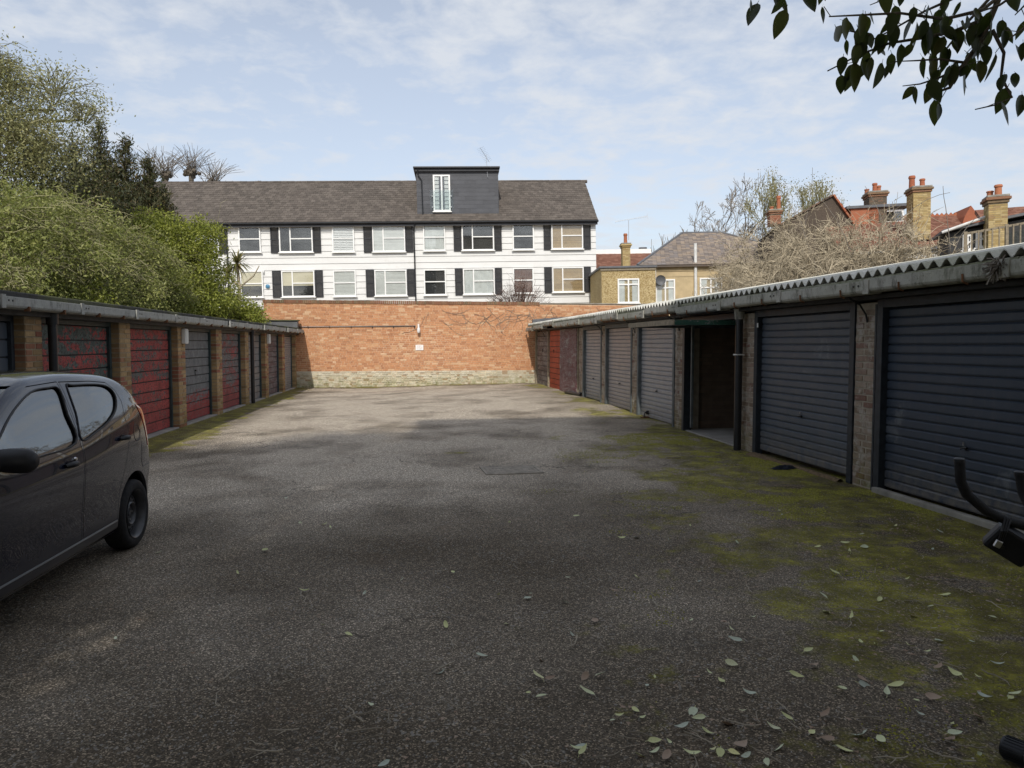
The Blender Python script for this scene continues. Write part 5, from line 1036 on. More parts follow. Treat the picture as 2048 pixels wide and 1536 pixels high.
def section(s, ins=0.):
    w = c_w(s) - ins; zt = c_top(s) - ins; zf = c_flo(s) + ins; zb = min(c_belt(s), zt - .05 * min(1, max(.2, (zt - .4) / .3))); H = max(zt - zb, .02); cab = min(1., max(0., (H - .06) / .25))
    zb2 = max(zb, zf + .1); zc = zb2 + (zt - zb2) * (.50 + .34 * cab); wb = w * (.965 - .01 * cab); wc = wb * (1 - .07 * (1 - cab)) - .45 * cab * (zc - zb2); we = wc * (.86 - .04 * cab); ze = zc + (zt - zc) * .72
    h = zb2 - zf; P = [(0, zf), (w * .80, zf), (w * .945, zf + .035), (w * .978, zf + h * .14), (w * .985, zf + h * .36), (w * 1.0, zf + h * .60), (w * .996, zf + h * .82), (wb, zb2), ((wb + wc) / 2 + .010 * cab, (zb2 + zc) / 2), (wc, zc), (we, ze), (we * .55, zt - (zt - ze) * .18), (0, zt)]
    return P
def spline(P, per=5):
    out = []; n = len(P)
    for i in range(n - 1):
        p0, p1, p2, p3 = P[max(i - 1, 0)], P[i], P[i + 1], P[min(i + 2, n - 1)]
        for k in range(per):
            t = k / per; out.append(tuple(.5 * ((2 * b) + (-a + c) * t + (2 * a - 5 * b + 4 * c - d) * t * t + (-a + 3 * b - 3 * c + d) * t ** 3) for a, b, c, d in zip(p0, p1, p2, p3)))
    out.append(P[-1]); return out
def loft(ins=0., s0=0., s1=3.18, n=86, zmin=None):
    ss = [s0 + (s1 - s0) * (.5 - .5 * math.cos(math.pi * i / n)) * .35 + (s1 - s0) * i / n * .65 for i in range(n + 1)]; V = []; m = None
    for s in ss:
        q = spline(section(s, ins), 9); ring = [(x, z) for x, z in q] + [(-x, z) for x, z in q[-2:0:-1]]
        if zmin is not None: ring = [(x, max(z, zmin)) for x, z in ring]
        m = len(ring); V += [(x, -s, z) for x, z in ring]
    F = []
    for i in range(n):
        for k in range(m): F.append((i * m + k, i * m + (k + 1) % m, (i + 1) * m + (k + 1) % m, (i + 1) * m + k))
    F.append(tuple(range(m))[::-1]); F.append(tuple(n * m + k for k in range(m)))
    return V, F
def mesh_of(V, F, mats=('car_paint',), smooth=True):
    me = bpy.data.meshes.new('part'); me.from_pydata([tuple(v) for v in V], [], F); bm = bmesh.new(); bm.from_mesh(me); bmesh.ops.remove_doubles(bm, verts=bm.verts, dist=1e-5); bmesh.ops.recalc_face_normals(bm, faces=bm.faces); bm.to_mesh(me); bm.free()
    for m in mats: me.materials.append(MATS[m])
    me.polygons.foreach_set('use_smooth', [smooth] * len(me.polygons)); return me
def boolean(a, b, op):
    """new mesh: a op b"""
    oa = bpy.data.objects.new('a', a); ob = bpy.data.objects.new('b', b); COL.objects.link(oa); COL.objects.link(ob); md = oa.modifiers.new('b', 'BOOLEAN'); md.object = ob; md.operation = op; md.solver = 'EXACT'; md.material_mode = 'TRANSFER'
    dg = bpy.context.evaluated_depsgraph_get(); me = bpy.data.meshes.new_from_object(oa.evaluated_get(dg)); bpy.data.objects.remove(oa); bpy.data.objects.remove(ob); return me
def side_prism(poly, x0, x1, mat='trim_black'):
    mb = MB(); mb.prism([(-s, z) for s, z in poly], 'x', x0, x1); return mesh_of(mb.v, mb.f, (mat,), False)
def inset(poly, d):
    n = len(poly); A = sum(poly[i][0] * poly[(i + 1) % n][1] - poly[(i + 1) % n][0] * poly[i][1] for i in range(n)); sg = 1 if A > 0 else -1; out = []
    for i in range(n):
        p0, p1, p2 = Vector(poly[i - 1]), Vector(poly[i]), Vector(poly[(i + 1) % n]); e1 = (p1 - p0).normalized(); e2 = (p2 - p1).normalized(); nn = Vector((-e1.y - e2.y, e1.x + e2.x)); nn = nn.normalized() if nn.length > 1e-6 else Vector((-e1.y, e1.x)); c = max(.4, nn.dot(Vector((-e1.y, e1.x)))); out.append(tuple(p1 + nn * sg * d / c))
    return out
def rounded(poly, per=5):
    """closed smooth outline through the corners"""
    n = len(poly); out = []
    for i in range(n):
        p0, p1, p2, p3 = [poly[(i + k - 1) % n] for k in range(4)]
        for k in range(per):
            t = k / per; out.append(tuple(.5 * ((2 * b) + (-a + c) * t + (2 * a - 5 * b + 4 * c - d) * t * t + (-a + 3 * b - 3 * c + d) * t ** 3) * 1. for a, b, c, d in zip(p0, p1, p2, p3)))
    return out
WR = [(1.215, .897), (1.0, .925), (.80, .972), (.64, 1.04), (.555, 1.13), (.60, 1.195), (.75, 1.222), (1.02, 1.232), (1.095, 1.228), (1.15, 1.06)]
WFr = [(1.30, .888), (1.245, 1.06), (1.195, 1.215), (1.30, 1.232), (1.50, 1.218), (1.75, 1.135), (2.02, 1.005), (2.29, .888), (2.20, .858), (1.75, .87)]
DR = [(1.285, .285), (1.27, .6), (1.225, .88), (1.150, 1.262), (.80, 1.25), (.60, 1.23), (.52, 1.17), (.50, 1.09), (.545, .98), (.535, .84), (.62, .66), (.725, .48), (.765, .285)]
DF = [(1.30, .285), (1.285, .6), (1.24, .88), (1.165, 1.264), (1.50, 1.253), (1.77, 1.17), (2.05, 1.035), (2.35, .885), (2.42, .78), (2.40, .6), (2.33, .50), (2.28, .285)]
HUB_R, HUB_F, HUB_Z, WX = .44, 2.60, .252, .637
shell = mesh_of(*loft()); inner = mesh_of(*loft(.04, .12, 2.36, 50, .27), ('trim_black',)); shell = boolean(shell, inner, 'DIFFERENCE')
arch = MB()
for hs in (HUB_R, HUB_F):
    for sx in (-1, 1): arch.lathe([(0, sx * .44), (.295, sx * .44), (.315, sx * .80), (0, sx * .80)], 40, 'x', (0, -hs, HUB_Z + .005))
shell = boolean(shell, mesh_of(arch.v, arch.f, ('trim_black',), False), 'DIFFERENCE')
for poly in (WR, WFr): shell = boolean(shell, side_prism(rounded(poly, 4), -1.2, 1.2), 'DIFFERENCE')
ws = MB(); ws.prism([(-.60, .925), (.60, .925), (.50, 1.262), (-.50, 1.262)], 'y', -2.75, -1.50); shell = boolean(shell, mesh_of(ws.v, ws.f, ('trim_black',), False), 'DIFFERENCE')
rw = MB(); rw.prism([(-.50, .90), (.50, .90), (.44, 1.17), (-.44, 1.17)], 'y', -.42, .1); shell = boolean(shell, mesh_of(rw.v, rw.f, ('trim_black',), False), 'DIFFERENCE')
smooth_src = mesh_of(*loft(0., 0., 3.18, 110))
def true_normals(me):
    """take the smooth normals of the uncut skin, so cuts leave no shading marks"""
    src = bpy.data.objects.new('src', smooth_src); o = bpy.data.objects.new('dst', me); COL.objects.link(src); COL.objects.link(o); me.polygons.foreach_set('use_smooth', [True] * len(me.polygons)); vg = o.vertex_groups.new(name='skin'); ids = set()
    for p in me.polygons:
        if me.materials[p.material_index] and me.materials[p.material_index].name.startswith('car_paint'): ids.update(p.vertices)
    vg.add(list(ids), 1., 'REPLACE'); d = o.modifiers.new('n', 'DATA_TRANSFER'); d.object = src; d.use_loop_data = True; d.data_types_loops = {'CUSTOM_NORMAL'}; d.loop_mapping = 'POLYINTERP_NEAREST'; d.vertex_group = 'skin'
    out = bpy.data.meshes.new_from_object(o.evaluated_get(bpy.context.evaluated_depsgraph_get())); bpy.data.objects.remove(o); bpy.data.objects.remove(src); return out
def add_part(name, me, parent=car, sharp=35, skin=False):
    if skin: me = true_normals(me); sharp = 0
    o = bpy.data.objects.new(name, me); COL.objects.link(o); o.parent = parent
    if sharp: me.polygons.foreach_set('use_smooth', [True] * len(me.polygons)); me.set_sharp_from_angle(angle=R(sharp))
    return o
body = shell; doors = []
for poly in (DF, DR):
    for sx in (1, -1):
        x0, x1 = (.30, 1.2) if sx > 0 else (-1.2, -.30); doors.append((sx, poly, boolean(shell, side_prism(inset(poly, .006), x0, x1, 'car_paint'), 'INTERSECT')))
    for x0, x1 in ((.30, 1.2), (-1.2, -.30)): body = boolean(body, side_prism(poly, x0, x1), 'DIFFERENCE')
bobj = add_part('body', body, skin=True)
MB().box(-.55, .55, -2.3, -.3, .235, .262).build('floor', 'trim_black', car)
dobj = []
for sx, poly, me in doors: dobj.append((sx, poly is DF, add_part('door', me, skin=True)))
def half_w(s, z):
    q = [p for p in spline(section(s), 8)]
    best = None
    for (x0, z0), (x1, z1) in zip(q[10:-8], q[11:-7]):
        if min(z0, z1) - 1e-6 <= z <= max(z0, z1) + 1e-6 and x0 > .2: t = (z - z0) / (z1 - z0 + 1e-9); best = max(best or 0, x0 + (x1 - x0) * t)
    return best or c_w(s)
# glass: thin shells just inside the skin
gsh = boolean(mesh_of(*loft(.010)), mesh_of(*loft(.015, .004, 3.176)), 'DIFFERENCE')
for sx, front, do in dobj:
    x0, x1 = (.2, 1.2) if sx > 0 else (-1.2, -.2); g = boolean(gsh, side_prism(inset(rounded(WFr if front else WR, 4), -.012), x0, x1, 'car_glass'), 'INTERSECT'); g.materials.clear(); g.materials.append(MATS['car_glass']); g.polygons.foreach_set('material_index', [0] * len(g.polygons)); add_part('window', g, do)
    P = rounded(WFr if front else WR, 4); MB().tube([(sx * (half_w(s, z) + .001), -s, z) for s, z in P + P[:1]], .0065, 6).build('window_seal', 'trim_black', do, True)
for nm, cut in (('windscreen', ws), ('rear_window', rw)):
    g = boolean(gsh, mesh_of(cut.v, cut.f, ('car_glass',), False), 'INTERSECT'); g.materials.clear(); g.materials.append(MATS['car_glass']); g.polygons.foreach_set('material_index', [0] * len(g.polygons)); add_part(nm, g)
def handle(do, sx, s, z):
    w = half_w(s, z); h = MB(); h.lathe([(0, 0), (.028, .0), (.046, .004)], 20, 'x', (0, 0, 0)); cup = h.build('handle_cup', 'rim_black', do, True); cup.location = (sx * (w - .003), -s, z - .008); cup.scale = (sx, 1.15, 1)
    b = MB(); b.tube([(sx * (w + .004), -s - .058, z + .012), (sx * (w + .024), -s - .035, z + .016), (sx * (w + .028), -s, z + .016), (sx * (w + .024), -s + .035, z + .014), (sx * (w + .004), -s + .055, z + .010)], [.012, .017, .018, .017, .012], 10); b.build('handle', 'trim_black', do, True)
for sx, front, do in dobj:
    if front: handle(do, sx, 1.44, .765); w = half_w(1.37, .80); MB().lathe([(0, .012), (.011, .011), (.014, 0)], 12, 'x', (0, 0, 0)).build('lock', 'chrome', do, True, loc=(sx * w, -1.365, .80))
    else: handle(do, sx, .66, .825)
# wheels
def wheel(sx, s):
    w = thing_part = MB(); R0 = .252; p = [(.165, -.070), (.19, -.078), (.225, -.080), (.244, -.066), (.251, -.045), (.2515, 0), (.251, .045), (.244, .066), (.225, .080), (.19, .078), (.170, .070)]
    w.lathe(p, 48, 'x'); o = w.build('wheel', 'tyre', car, True, sharp=50); o.location = (sx * WX, -s, HUB_Z); o.rotation_euler = (s * 2.1, 0, 0)
    tr = MB()
    for k in range(56):
        a = 2 * math.pi * k / 56
        for dx in (-.048, .026): tr.add([(dx, .2505 * math.cos(a), .2505 * math.sin(a)), (dx + .022, .2505 * math.cos(a + .02), .2505 * math.sin(a + .02)), (dx + .022, .2545 * math.cos(a + .07), .2545 * math.sin(a + .07)), (dx, .2545 * math.cos(a + .05), .2545 * math.sin(a + .05))], [(0, 1, 2, 3)])
    tag(tr.build('tread', 'tyre', o), kind='stuff')
    rim = MB(); rim.lathe([(.172, .074), (.178, .080), (.170, .074), (.158, .055), (.152, .03), (.150, .012), (.140, .022), (.118, .030), (.095, .026), (.088, .040), (.078, .046), (.068, .040), (.062, .020), (.040, .014), (.024, .016), (0, .016), (0, .004), (.04, .004), (.09, .008), (.150, .0), (.160, -.04), (.172, -.06)], 48, 'x')
    me = mesh_of(rim.v, rim.f, ('rim_black',)); cut = MB()
    for k in range(16): a = 2 * math.pi * (k + .5) / 16; cut.lathe([(0, -.05), (.0105, -.05), (.0105, .08), (0, .08)], 10, 'x', (0, .1185 * math.cos(a), .1185 * math.sin(a)))
    me = boolean(me, mesh_of(cut.v, cut.f, ('trim_black',), False), 'DIFFERENCE'); r = add_part('rim', me, o, 50); r.scale = (sx, 1, 1)
    MB().lathe([(0, .034), (.018, .032), (.022, .015)], 14, 'x').build('hub_cap', 'chrome' if False else 'rim_black', o, True).scale = (sx, 1, 1)
    for k in range(4): a = math.pi / 4 + k * math.pi / 2; MB().lathe([(0, .030), (.008, .029), (.009, .012)], 6, 'x', (0, .046 * math.cos(a), .046 * math.sin(a))).build('wheel_nut', 'steel', o).scale = (sx, 1, 1)
for sx in (1, -1):
    for s in (HUB_R, HUB_F): wheel(sx, s)
# sill strip, mirrors, lights, plates
for sx in (1, -1):
    MB().tube([(sx * (half_w(s, .275) + .001), -s, .278) for s in np.linspace(.775, 2.28, 14)], .0065, 6).build('sill_strip', 'strip_silver', car, True)
    m = MB(); m.lathe([(0, -.10), (.045, -.098), (.068, -.07), (.074, -.02), (.072, .04), (.066, .085), (.056, .092), (0, .088)], 22, 'x'); mo = m.build('mirror', 'trim_black', car, True, sharp=0); mo.location = (sx * .80, -2.155, .915); mo.scale = (sx * -1.0, .72, .86); mo.rotation_euler = (0, 0, sx * R(-12))
    MB().tube([(sx * .655, -2.18, .875), (sx * .72, -2.17, .885), (sx * .76, -2.16, .90)], [.03, .026, .03], 10).build('mirror_arm', 'trim_black', car, True)
    tl = boolean(mesh_of(*loft(-.004)), side_prism([(.06, .72), (.16, .72), (.20, .80), (.255, .96), (.30, 1.05), (.22, 1.06), (.10, .90)], *((.45, 1.2) if sx > 0 else (-1.2, -.45))), 'INTERSECT'); tl.materials.clear(); tl.materials.append(MATS['tail_red']); tl.polygons.foreach_set('material_index', [0] * len(tl.polygons)); add_part('tail_lamp', tl)
    hl = boolean(mesh_of(*loft(-.003)), side_prism([(2.72, .72), (2.98, .66), (3.12, .60), (3.13, .52), (2.98, .54), (2.8, .60)], *((.32, 1.2) if sx > 0 else (-1.2, -.32))), 'INTERSECT'); hl.materials.clear(); hl.materials.append(MATS['lamp_clear']); hl.polygons.foreach_set('material_index', [0] * len(hl.polygons)); add_part('headlamp', hl)
fc = [(.40 + .058 * math.cos(a), .845 + .062 * math.sin(a)) for a in np.linspace(0, 2 * math.pi, 25)]; MB().tube([(half_w(s, z) - .0005, -s, z) for s, z in fc], .0028, 5).build('fuel_flap', 'trim_black', car)
MB().tube([(half_w(s, z) - .0005, -s, z) for s, z in ((.30, .97), (.33, .85), (.31, .72), (.315, .62), (.28, .575))], .0026, 5).build('bumper_seam', 'trim_black', car); MB().tube([(half_w(s, .575) - .0005, -s, .575) for s in np.linspace(.10, .28, 6)], .0026, 5).build('bumper_seam', 'trim_black', car)
MB().lathe([(0, .004), (.012, .003), (.014, 0)], 10, 'x').build('pillar_button', 'trim_black', car, True, loc=(half_w(1.12, 1.245) - .001, -1.09, 1.2))
MB().box(-.24, .24, -.004, .012, .58, .67).build('number_plate', 'plate_yellow', car, loc=(0, .012, .0)); MB().box(-.35, .35, -3.196, -3.17, .36, .50).build('grille', 'trim_black', car)
for sx in (-1, 1):
    for s in (1.62, .92):
        b = MB(); b.box(sx * .30 - .19, sx * .30 + .19, -s - .22, -s + .22, .30, .46); seat = b.build('seat', 'seat_cloth', car, bevel=.04); bb = MB().box(-.18, .18, -.05, .05, 0, .50).build('seat_back', 'seat_cloth', seat, bevel=.04); bb.location = (sx * .30, -s + .20, .44); bb.rotation_euler = (R(-14), 0, 0); hd = MB().box(-.11, .11, -.035, .035, 0, .14).build('headrest', 'seat_cloth', seat, bevel=.03); hd.location = (sx * .30, -s + .33, .96)
MB().box(-.60, .60, -2.36, -2.02, .55, .84).build('dashboard', 'trim_black', car, bevel=.04); st = MB(); st.tube([(.15 * math.cos(a), .15 * math.sin(a), 0) for a in np.linspace(0, 2 * math.pi, 25)], .013, 8); sw_ = st.build('steering_wheel', 'trim_black', car, True); sw_.location = (-.30, -1.95, .83); sw_.rotation_euler = (R(68), 0, 0)
# ================================================================== SMALL THINGS IN THE YARD
def leaf_mesh(name, mat, L=.075, W=.040, curl=.25, tip=.2, stalk=.012, thick=False):
    """ovate pointed leaf with a folded midrib and a stalk"""
    n = 7; V = []; F = []
    for i in range(n + 1):
        t = i / n; w = W * .5 * (math.sin(math.pi * t ** .75) ** .85 if 0 < t < 1 else 0) * (1 - .15 * t); y = L * t; z = curl * L * (t - .5) ** 2; V += [(-w, y, z + w * .35), (0, y, z), (w, y, z + w * .35)]
    for i in range(n):
        a = i * 3; F += [(a, a + 1, a + 4, a + 3), (a + 1, a + 2, a + 5, a + 4)]
    b = len(V); V += [(-.001, -stalk, 0), (.001, -stalk, 0), (.001, .004, curl * L * .25), (-.001, .004, curl * L * .25)]; F.append((b, b + 1, b + 2, b + 3)); me = bpy.data.meshes.new(name); me.from_pydata(V, [], F); me.materials.append(MATS[mat]); me.polygons.foreach_set('use_smooth', [True] * len(F)); return me

# ---- evergreen at the right shoulder, its branch hanging into view
ev = thing('evergreen_tree', 'dark glossy leaved evergreen branch hanging in from the upper right', 'tree', (4.0, -.35, 0))
evo = Vector((4.0, -.35, 0))
arcs_mesh('trunk', [([(0, 0, -.1), (-.05, .05, 1.6), (-.1, .1, 3.2), (-.1, .1, 4.6)], .13, .06)], 'bark', ev, 8)
def at_d(px, py, d): v = sight(px, py).normalized() * d; return v + Vector((0, 0, CAM_H)) - evo
TW = [([(2120, -160, 2.7), (2005, -20, 2.55), (1965, 78, 2.5), (1925, 132, 2.45), (1900, 175, 2.42), (1862, 188, 2.4)], .010, 1.3), ([(2040, -40, 2.6), (1965, 20, 2.5), (1890, 38, 2.42), (1800, 26, 2.35), (1720, 30, 2.3), (1658, 33, 2.28)], .006, 1.2),
      ([(1965, 40, 2.5), (1910, 62, 2.45), (1850, 75, 2.42), (1780, 86, 2.38), (1718, 110, 2.34), (1655, 142, 2.3)], .006, 1.25), ([(1930, 125, 2.46), (1880, 118, 2.42), (1835, 121, 2.4), (1788, 123, 2.38)], .004, .9),
      ([(1985, 60, 2.5), (2008, 106, 2.48), (2002, 155, 2.47), (2024, 195, 2.46), (1990, 210, 2.44), (1950, 219, 2.42)], .005, .75), ([(2110, 30, 2.5), (2050, 55, 2.45), (2018, 78, 2.42), (2000, 92, 2.4)], .004, .9), ([(1760, -120, 2.6), (1660, -40, 2.4), (1600, -12, 2.35), (1545, -8, 2.3), (1500, -6, 2.3)], .005, 1.2),
      ([(2010, -60, 2.6), (1900, 0, 2.5), (1850, 22, 2.45), (1780, 62, 2.4), (1736, 84, 2.38)], .005, 1.3), ([(1925, 132, 2.45), (1880, 155, 2.42), (1840, 168, 2.4), (1805, 172, 2.4)], .004, 1.0), ([(1995, -20, 2.55), (1930, 50, 2.52), (1895, 95, 2.5), (1870, 128, 2.48)], .005, 1.3), ([(2070, -40, 2.5), (2000, 10, 2.46), (1940, 30, 2.44)], .005, 1.5), ([(1830, -60, 2.5), (1790, -10, 2.44), (1740, 10, 2.4)], .004, 1.4), ([(2120, -40, 2.6), (2060, 0, 2.55), (2030, 30, 2.52)], .005, 1.3), ([(1740, 70, 2.36), (1700, 62, 2.33), (1668, 70, 2.3)], .003, .8)]
g5 = random.Random(14); LV = [leaf_mesh('leaf', 'leaf_dark', .078, .046, .25), leaf_mesh('leaf', 'leaf_dark', .070, .036, .5), leaf_mesh('leaf', 'leaf_dark', .085, .044, .1)]; nleaf = 0
def hang_leaf(p, tw=None):
    global nleaf
    o = bpy.data.objects.new('leaf', g5.choice(LV)); COL.objects.link(o); o.parent = ev; o.location = p; s = g5.uniform(.58, .92); o.scale = (s, s, s)
    d = Vector((g5.gauss(-.12, .34), g5.gauss(0, .3), -1)).normalized(); z = Vector((g5.gauss(0, .5), g5.gauss(-1, .4), g5.gauss(0, .3))); z = (z - d * z.dot(d)).normalized(); x = d.cross(z); o.rotation_euler = Matrix((x, d, z)).transposed().to_euler(); nleaf += 1
for pts, r, den in TW:
    P = [at_d(*p) for p in pts]; m = len(P); MB().tube(P, [r * (1 - .7 * i / (m - 1)) for i in range(m)], 5).build('branch', 'bark', ev)
    for i in range(m - 1):
        L = (P[i + 1] - P[i]).length; n = max(1, int(L / .021 * den * (.12 if pts[i][1] < -15 else 1)))
        for k in range(n):
            if nleaf > 295: break
            p = P[i].lerp(P[i + 1], g5.random()); q = p + Vector((g5.gauss(0, .022), g5.gauss(0, .03), g5.gauss(-.012, .02))); hang_leaf(q)
            if g5.random() < .3: MB().tube([p, q], .0012, 3, False).build('petiole', 'bark', ev)
# rest of the crown overhead and behind the camera, and the limb that carries the branch
arcs_mesh('limb', [(arc((-.1, .1, 3.2), at_d(2120, -160, 2.7), .12, 6, .02, g5), .035, .010), (arc((-.1, .1, 3.4), at_d(1760, -120, 2.6), .12, 6, .02, g5), .03, .006)], 'bark', ev, 6)
crown_l = [((-.2, -.4, 4.4), (1.7, 1.0, 1.2)), ((-2.0, -.7, 4.6), (1.6, .8, 1.0)), ((-3.6, -.8, 4.9), (1.5, .7, 1.0)), ((-5.2, -.8, 4.9), (1.3, .6, .9)), ((.9, -.2, 4.2), (1.4, 1.3, 1.3))]
C_ = lump_shell(crown_l, 420, 61, .3); leaves_mesh('crown', clump_points(C_, 26, .26, 61), .10, 'leaf_dark', ev, .5, .25, .5, 61)

# ---- exercise bike at the right edge
bk0 = atZ(2034, 1502, .05); bike = thing('exercise_bike', 'black exercise bike with upright handlebar horns standing at the right edge of the yard', 'exercise bike', (bk0.x, bk0.y, 0)); BO = Vector((bk0.x, bk0.y, 0))
simple('bike_black', (.008, .009, .012), .45, .2, 20, bump=.03); simple('bike_silver', (.42, .45, .50), .3, .05, 9, metal=.6, bump=.02); simple('foam_black', (.010, .010, .012), .75, .3, 60, bump=.3, bscale=300)
def bl(px, py, d): v = sight(px, py); v = v / v.y * d; return v + Vector((0, 0, CAM_H)) - BO
fd = Vector((.50, -.866, 0)); a0 = Vector((0, 0, .05)); MB().tube([a0 + fd * .02, a0 + fd * .52], .030, 18).build('front_stabiliser', 'bike_silver', bike, True)
capm = MB(); capm.lathe([(0, 0), (.034, .0), (.040, .008), (.040, .075), (.031, .075)], 22, 'z')
for k in range(22):
    a = 2 * math.pi * k / 22; capm.box(-.002, .002, .0385, .0425, .010, .073); 
    for q in range(8): x, y, z = capm.v[-8 + q]; capm.v[-8 + q] = (x * math.cos(a) - y * math.sin(a), x * math.sin(a) + y * math.cos(a), z)
for s, pt in ((1, a0 - fd * .045), (-1, a0 + fd * .585)):
    o = capm.build('end_cap', 'bike_black', bike, True); o.location = pt; o.rotation_euler = (fd * s).to_track_quat('Z', 'Y').to_euler()
mid = a0 + fd * .27; back = Vector((.92, .39, 0)); rear = mid + back * 1.0; MB().tube([rear - fd * .24, rear + fd * .24], .03, 16).build('rear_stabiliser', 'bike_silver', bike, True)
MB().tube([mid, mid + back * .3 + Vector((0, 0, .18)), rear], .030, 12).build('frame_bar', 'bike_black', bike, True)
hp = bl(2075, 1058, 2.20); post = [mid + Vector((0, 0, .02)), mid + back * .12 + Vector((0, 0, .35)), hp + Vector((.03, .02, -.1)), hp]; MB().tube(post, .028, 12).build('handle_post', 'bike_black', bike, True)
fw = MB(); fw.lathe([(0, -.03), (.20, -.03), (.215, -.02), (.215, .02), (.20, .03), (0, .03)], 36, 'z'); fo = fw.build('flywheel', 'bike_black', bike, True); fo.location = mid + back * .18 + Vector((0, 0, .34)); fo.rotation_euler = fd.to_track_quat('Z', 'Y').to_euler()
horn = [bl(1919, 918, 2.12), bl(1921, 962, 2.12), bl(1933, 988, 2.13), bl(1970, 1020, 2.15), bl(2010, 1040, 2.17), bl(2040, 1048, 2.19), hp]; MB().tube(horn, [.0155, .0158, .016, .0155, .0145, .014, .014], 14).build('handlebar', 'foam_black', bike, True)
MB().lathe([(0, .004), (.013, .003), (.0165, 0), (.0165, -.01)], 14, 'z').build('grip_end', 'bike_black', bike, True, loc=horn[0])
horn2 = [bl(2039, 944, 2.30), bl(2046, 985, 2.30), bl(2062, 1020, 2.27), hp]; MB().tube(horn2, [.0165, .0165, .016, .014], 14).build('handlebar', 'foam_black', bike, True)
MB().lathe([(0, .004), (.013, .003), (.0168, 0), (.0168, -.01)], 14, 'z').build('grip_end', 'bike_black', bike, True, loc=horn2[0])
cz = MB().box(-.07, .07, -.025, .025, -.05, .05).build('console', 'bike_black', bike, bevel=.012); cz.location = bl(2022, 1088, 2.19); cz.rotation_euler = (R(20), R(32), R(-25))
for k, off in enumerate((-.012, 0, .012)):
    P = [bl(2016 + off * 500, 1036, 2.15), bl(2008 + off * 400, 1062, 2.13), bl(1999 + off * 260, 1088, 2.15), bl(2006 + off * 200, 1096, 2.18)]; MB().tube(P, .0042, 6).build('strap', 'trim_black', bike, True)
bc = MB().box(-.012, .012, -.004, .004, -.012, .012).build('buckle', 'steel', bike, bevel=.002); bc.location = bl(1996, 1088, 2.14); bc.rotation_euler = (.2, .4, 0)
sd_ = MB(); sd_.prism([(-.13, .0), (-.10, .07), (-.03, .09), (.10, .03), (.15, .015), (.15, -.015), (.10, -.03), (-.03, -.09), (-.10, -.07)], 'z', 0, .05); so = sd_.build('saddle', 'foam_black', bike, True, bevel=.02); so.location = mid + back * .72 + Vector((0, 0, .82)); so.rotation_euler = (0, 0, math.atan2(-back.y, -back.x)); MB().tube([mid + back * .62 + Vector((0, 0, .1)), mid + back * .72 + Vector((0, 0, .82))], .026, 12).build('seat_post', 'bike_silver', bike, True)
crk = mid + back * .42 + Vector((0, 0, .30))
for s in (-1, 1):
    MB().tube([crk, crk + fd * s * .09, crk + fd * s * .10 + back * s * .12 + Vector((0, 0, -s * .06))], .011, 8).build('crank', 'steel', bike, True); pd = MB().box(-.05, .05, -.035, .035, -.012, .012).build('pedal', 'bike_black', bike, bevel=.006); pd.location = crk + fd * s * .155 + back * s * .12 + Vector((0, 0, -s * .06)); pd.rotation_euler = (0, 0, math.atan2(fd.y, fd.x))

# ---- things lying about
p = atZ(1146, 790, .1); pipe_t = thing('loose_drainpipe', 'short black drainpipe lying on the ground below the maroon plank door', 'pipe', (p.x, p.y, gz(p.x, p.y)), R(100))
pm = MB(); pm.lathe([(.045, -.55), (.045, .55), (.040, .55), (.040, -.55), (.045, -.55)], 16, 'x', (0, 0, .05)); pm.build('pipe', 'black_pipe', pipe_t, True); pm = MB(); pm.lathe([(.056, -.60), (.058, -.46), (.046, -.46), (.044, -.6), (.056, -.60)], 16, 'x', (0, 0, .055)); pm.build('socket', 'black_pipe', pipe_t, True)
p = atZ(1104, 790, .1); p2 = atZ(1147, 793, .1); tag(MB().box(-.42, .42, -.03, .03, 0, .015).build('loose_batten', 'timber_grey', None, loc=(p2.x - .25, p2.y - .35, gz(p2.x, p2.y) + .004)), 'thin pale batten lying in front of the loose black drainpipe', 'batten')
p = atZ(1303, 832, .08); jm = thing('door_jammer', 'rusty iron stand left at the foot of the grey ribbed garage door', 'ironwork', (p.x - .12, p.y, gz(p.x, p.y)), R(30)); MB().box(-.10, .10, -.04, .04, 0, .02).build('base', 'rust', jm); MB().tube([(-.05, 0, .02), (-.02, 0, .10), (.06, 0, .13), (.10, .02, .10)], .012, 8).build('arm', 'black_metal', jm, True); MB().lathe([(.02, -.02), (.04, -.02), (.04, .02), (.02, .02), (.02, -.02)], 14, 'y', (.06, 0, .10)).build('roller', 'black_metal', jm, True)
def rag(name, label, px, py, w, d, mat, seed, hgt=.035):
    p = atZ(px, py, .01); n = 16; V = []; F = []
    for j in range(n + 1):
        for i in range(n + 1):
            u, v = i / n - .5, j / n - .5; rr = min(1, 2 * math.hypot(u, v)); z = hgt * (1 - rr ** 3) * (.6 + .9 * fbm(u * 4, v * 4, 1, seed)) + .004; k = 1 + .25 * fbm(u * 2, v * 2, 1, seed + 3); V.append((u * w * k, v * d * k, max(z, .003)))
    F = [(j * (n + 1) + i, j * (n + 1) + i + 1, (j + 1) * (n + 1) + i + 1, (j + 1) * (n + 1) + i) for j in range(n) for i in range(n) if math.hypot((i + .5) / n - .5, (j + .5) / n - .5) < .5]
    o = npmesh(name, np.array(V), np.array(F), mat, None, True, (p.x, p.y, gz(p.x, p.y) + .006)); o.rotation_euler = (0, 0, R(20)); tag(o, label, 'cloth'); return o
simple('rag_navy', (.008, .010, .018), .9, .3, 25); simple('mat_brown', (.15, .105, .06), .98, .4, 30, bump=.8, bscale=90)
rag('dropped_cloth', 'crumpled navy cloth on the ground below the worn navy garage door', 1568, 936, .34, .20, 'rag_navy', 2.)
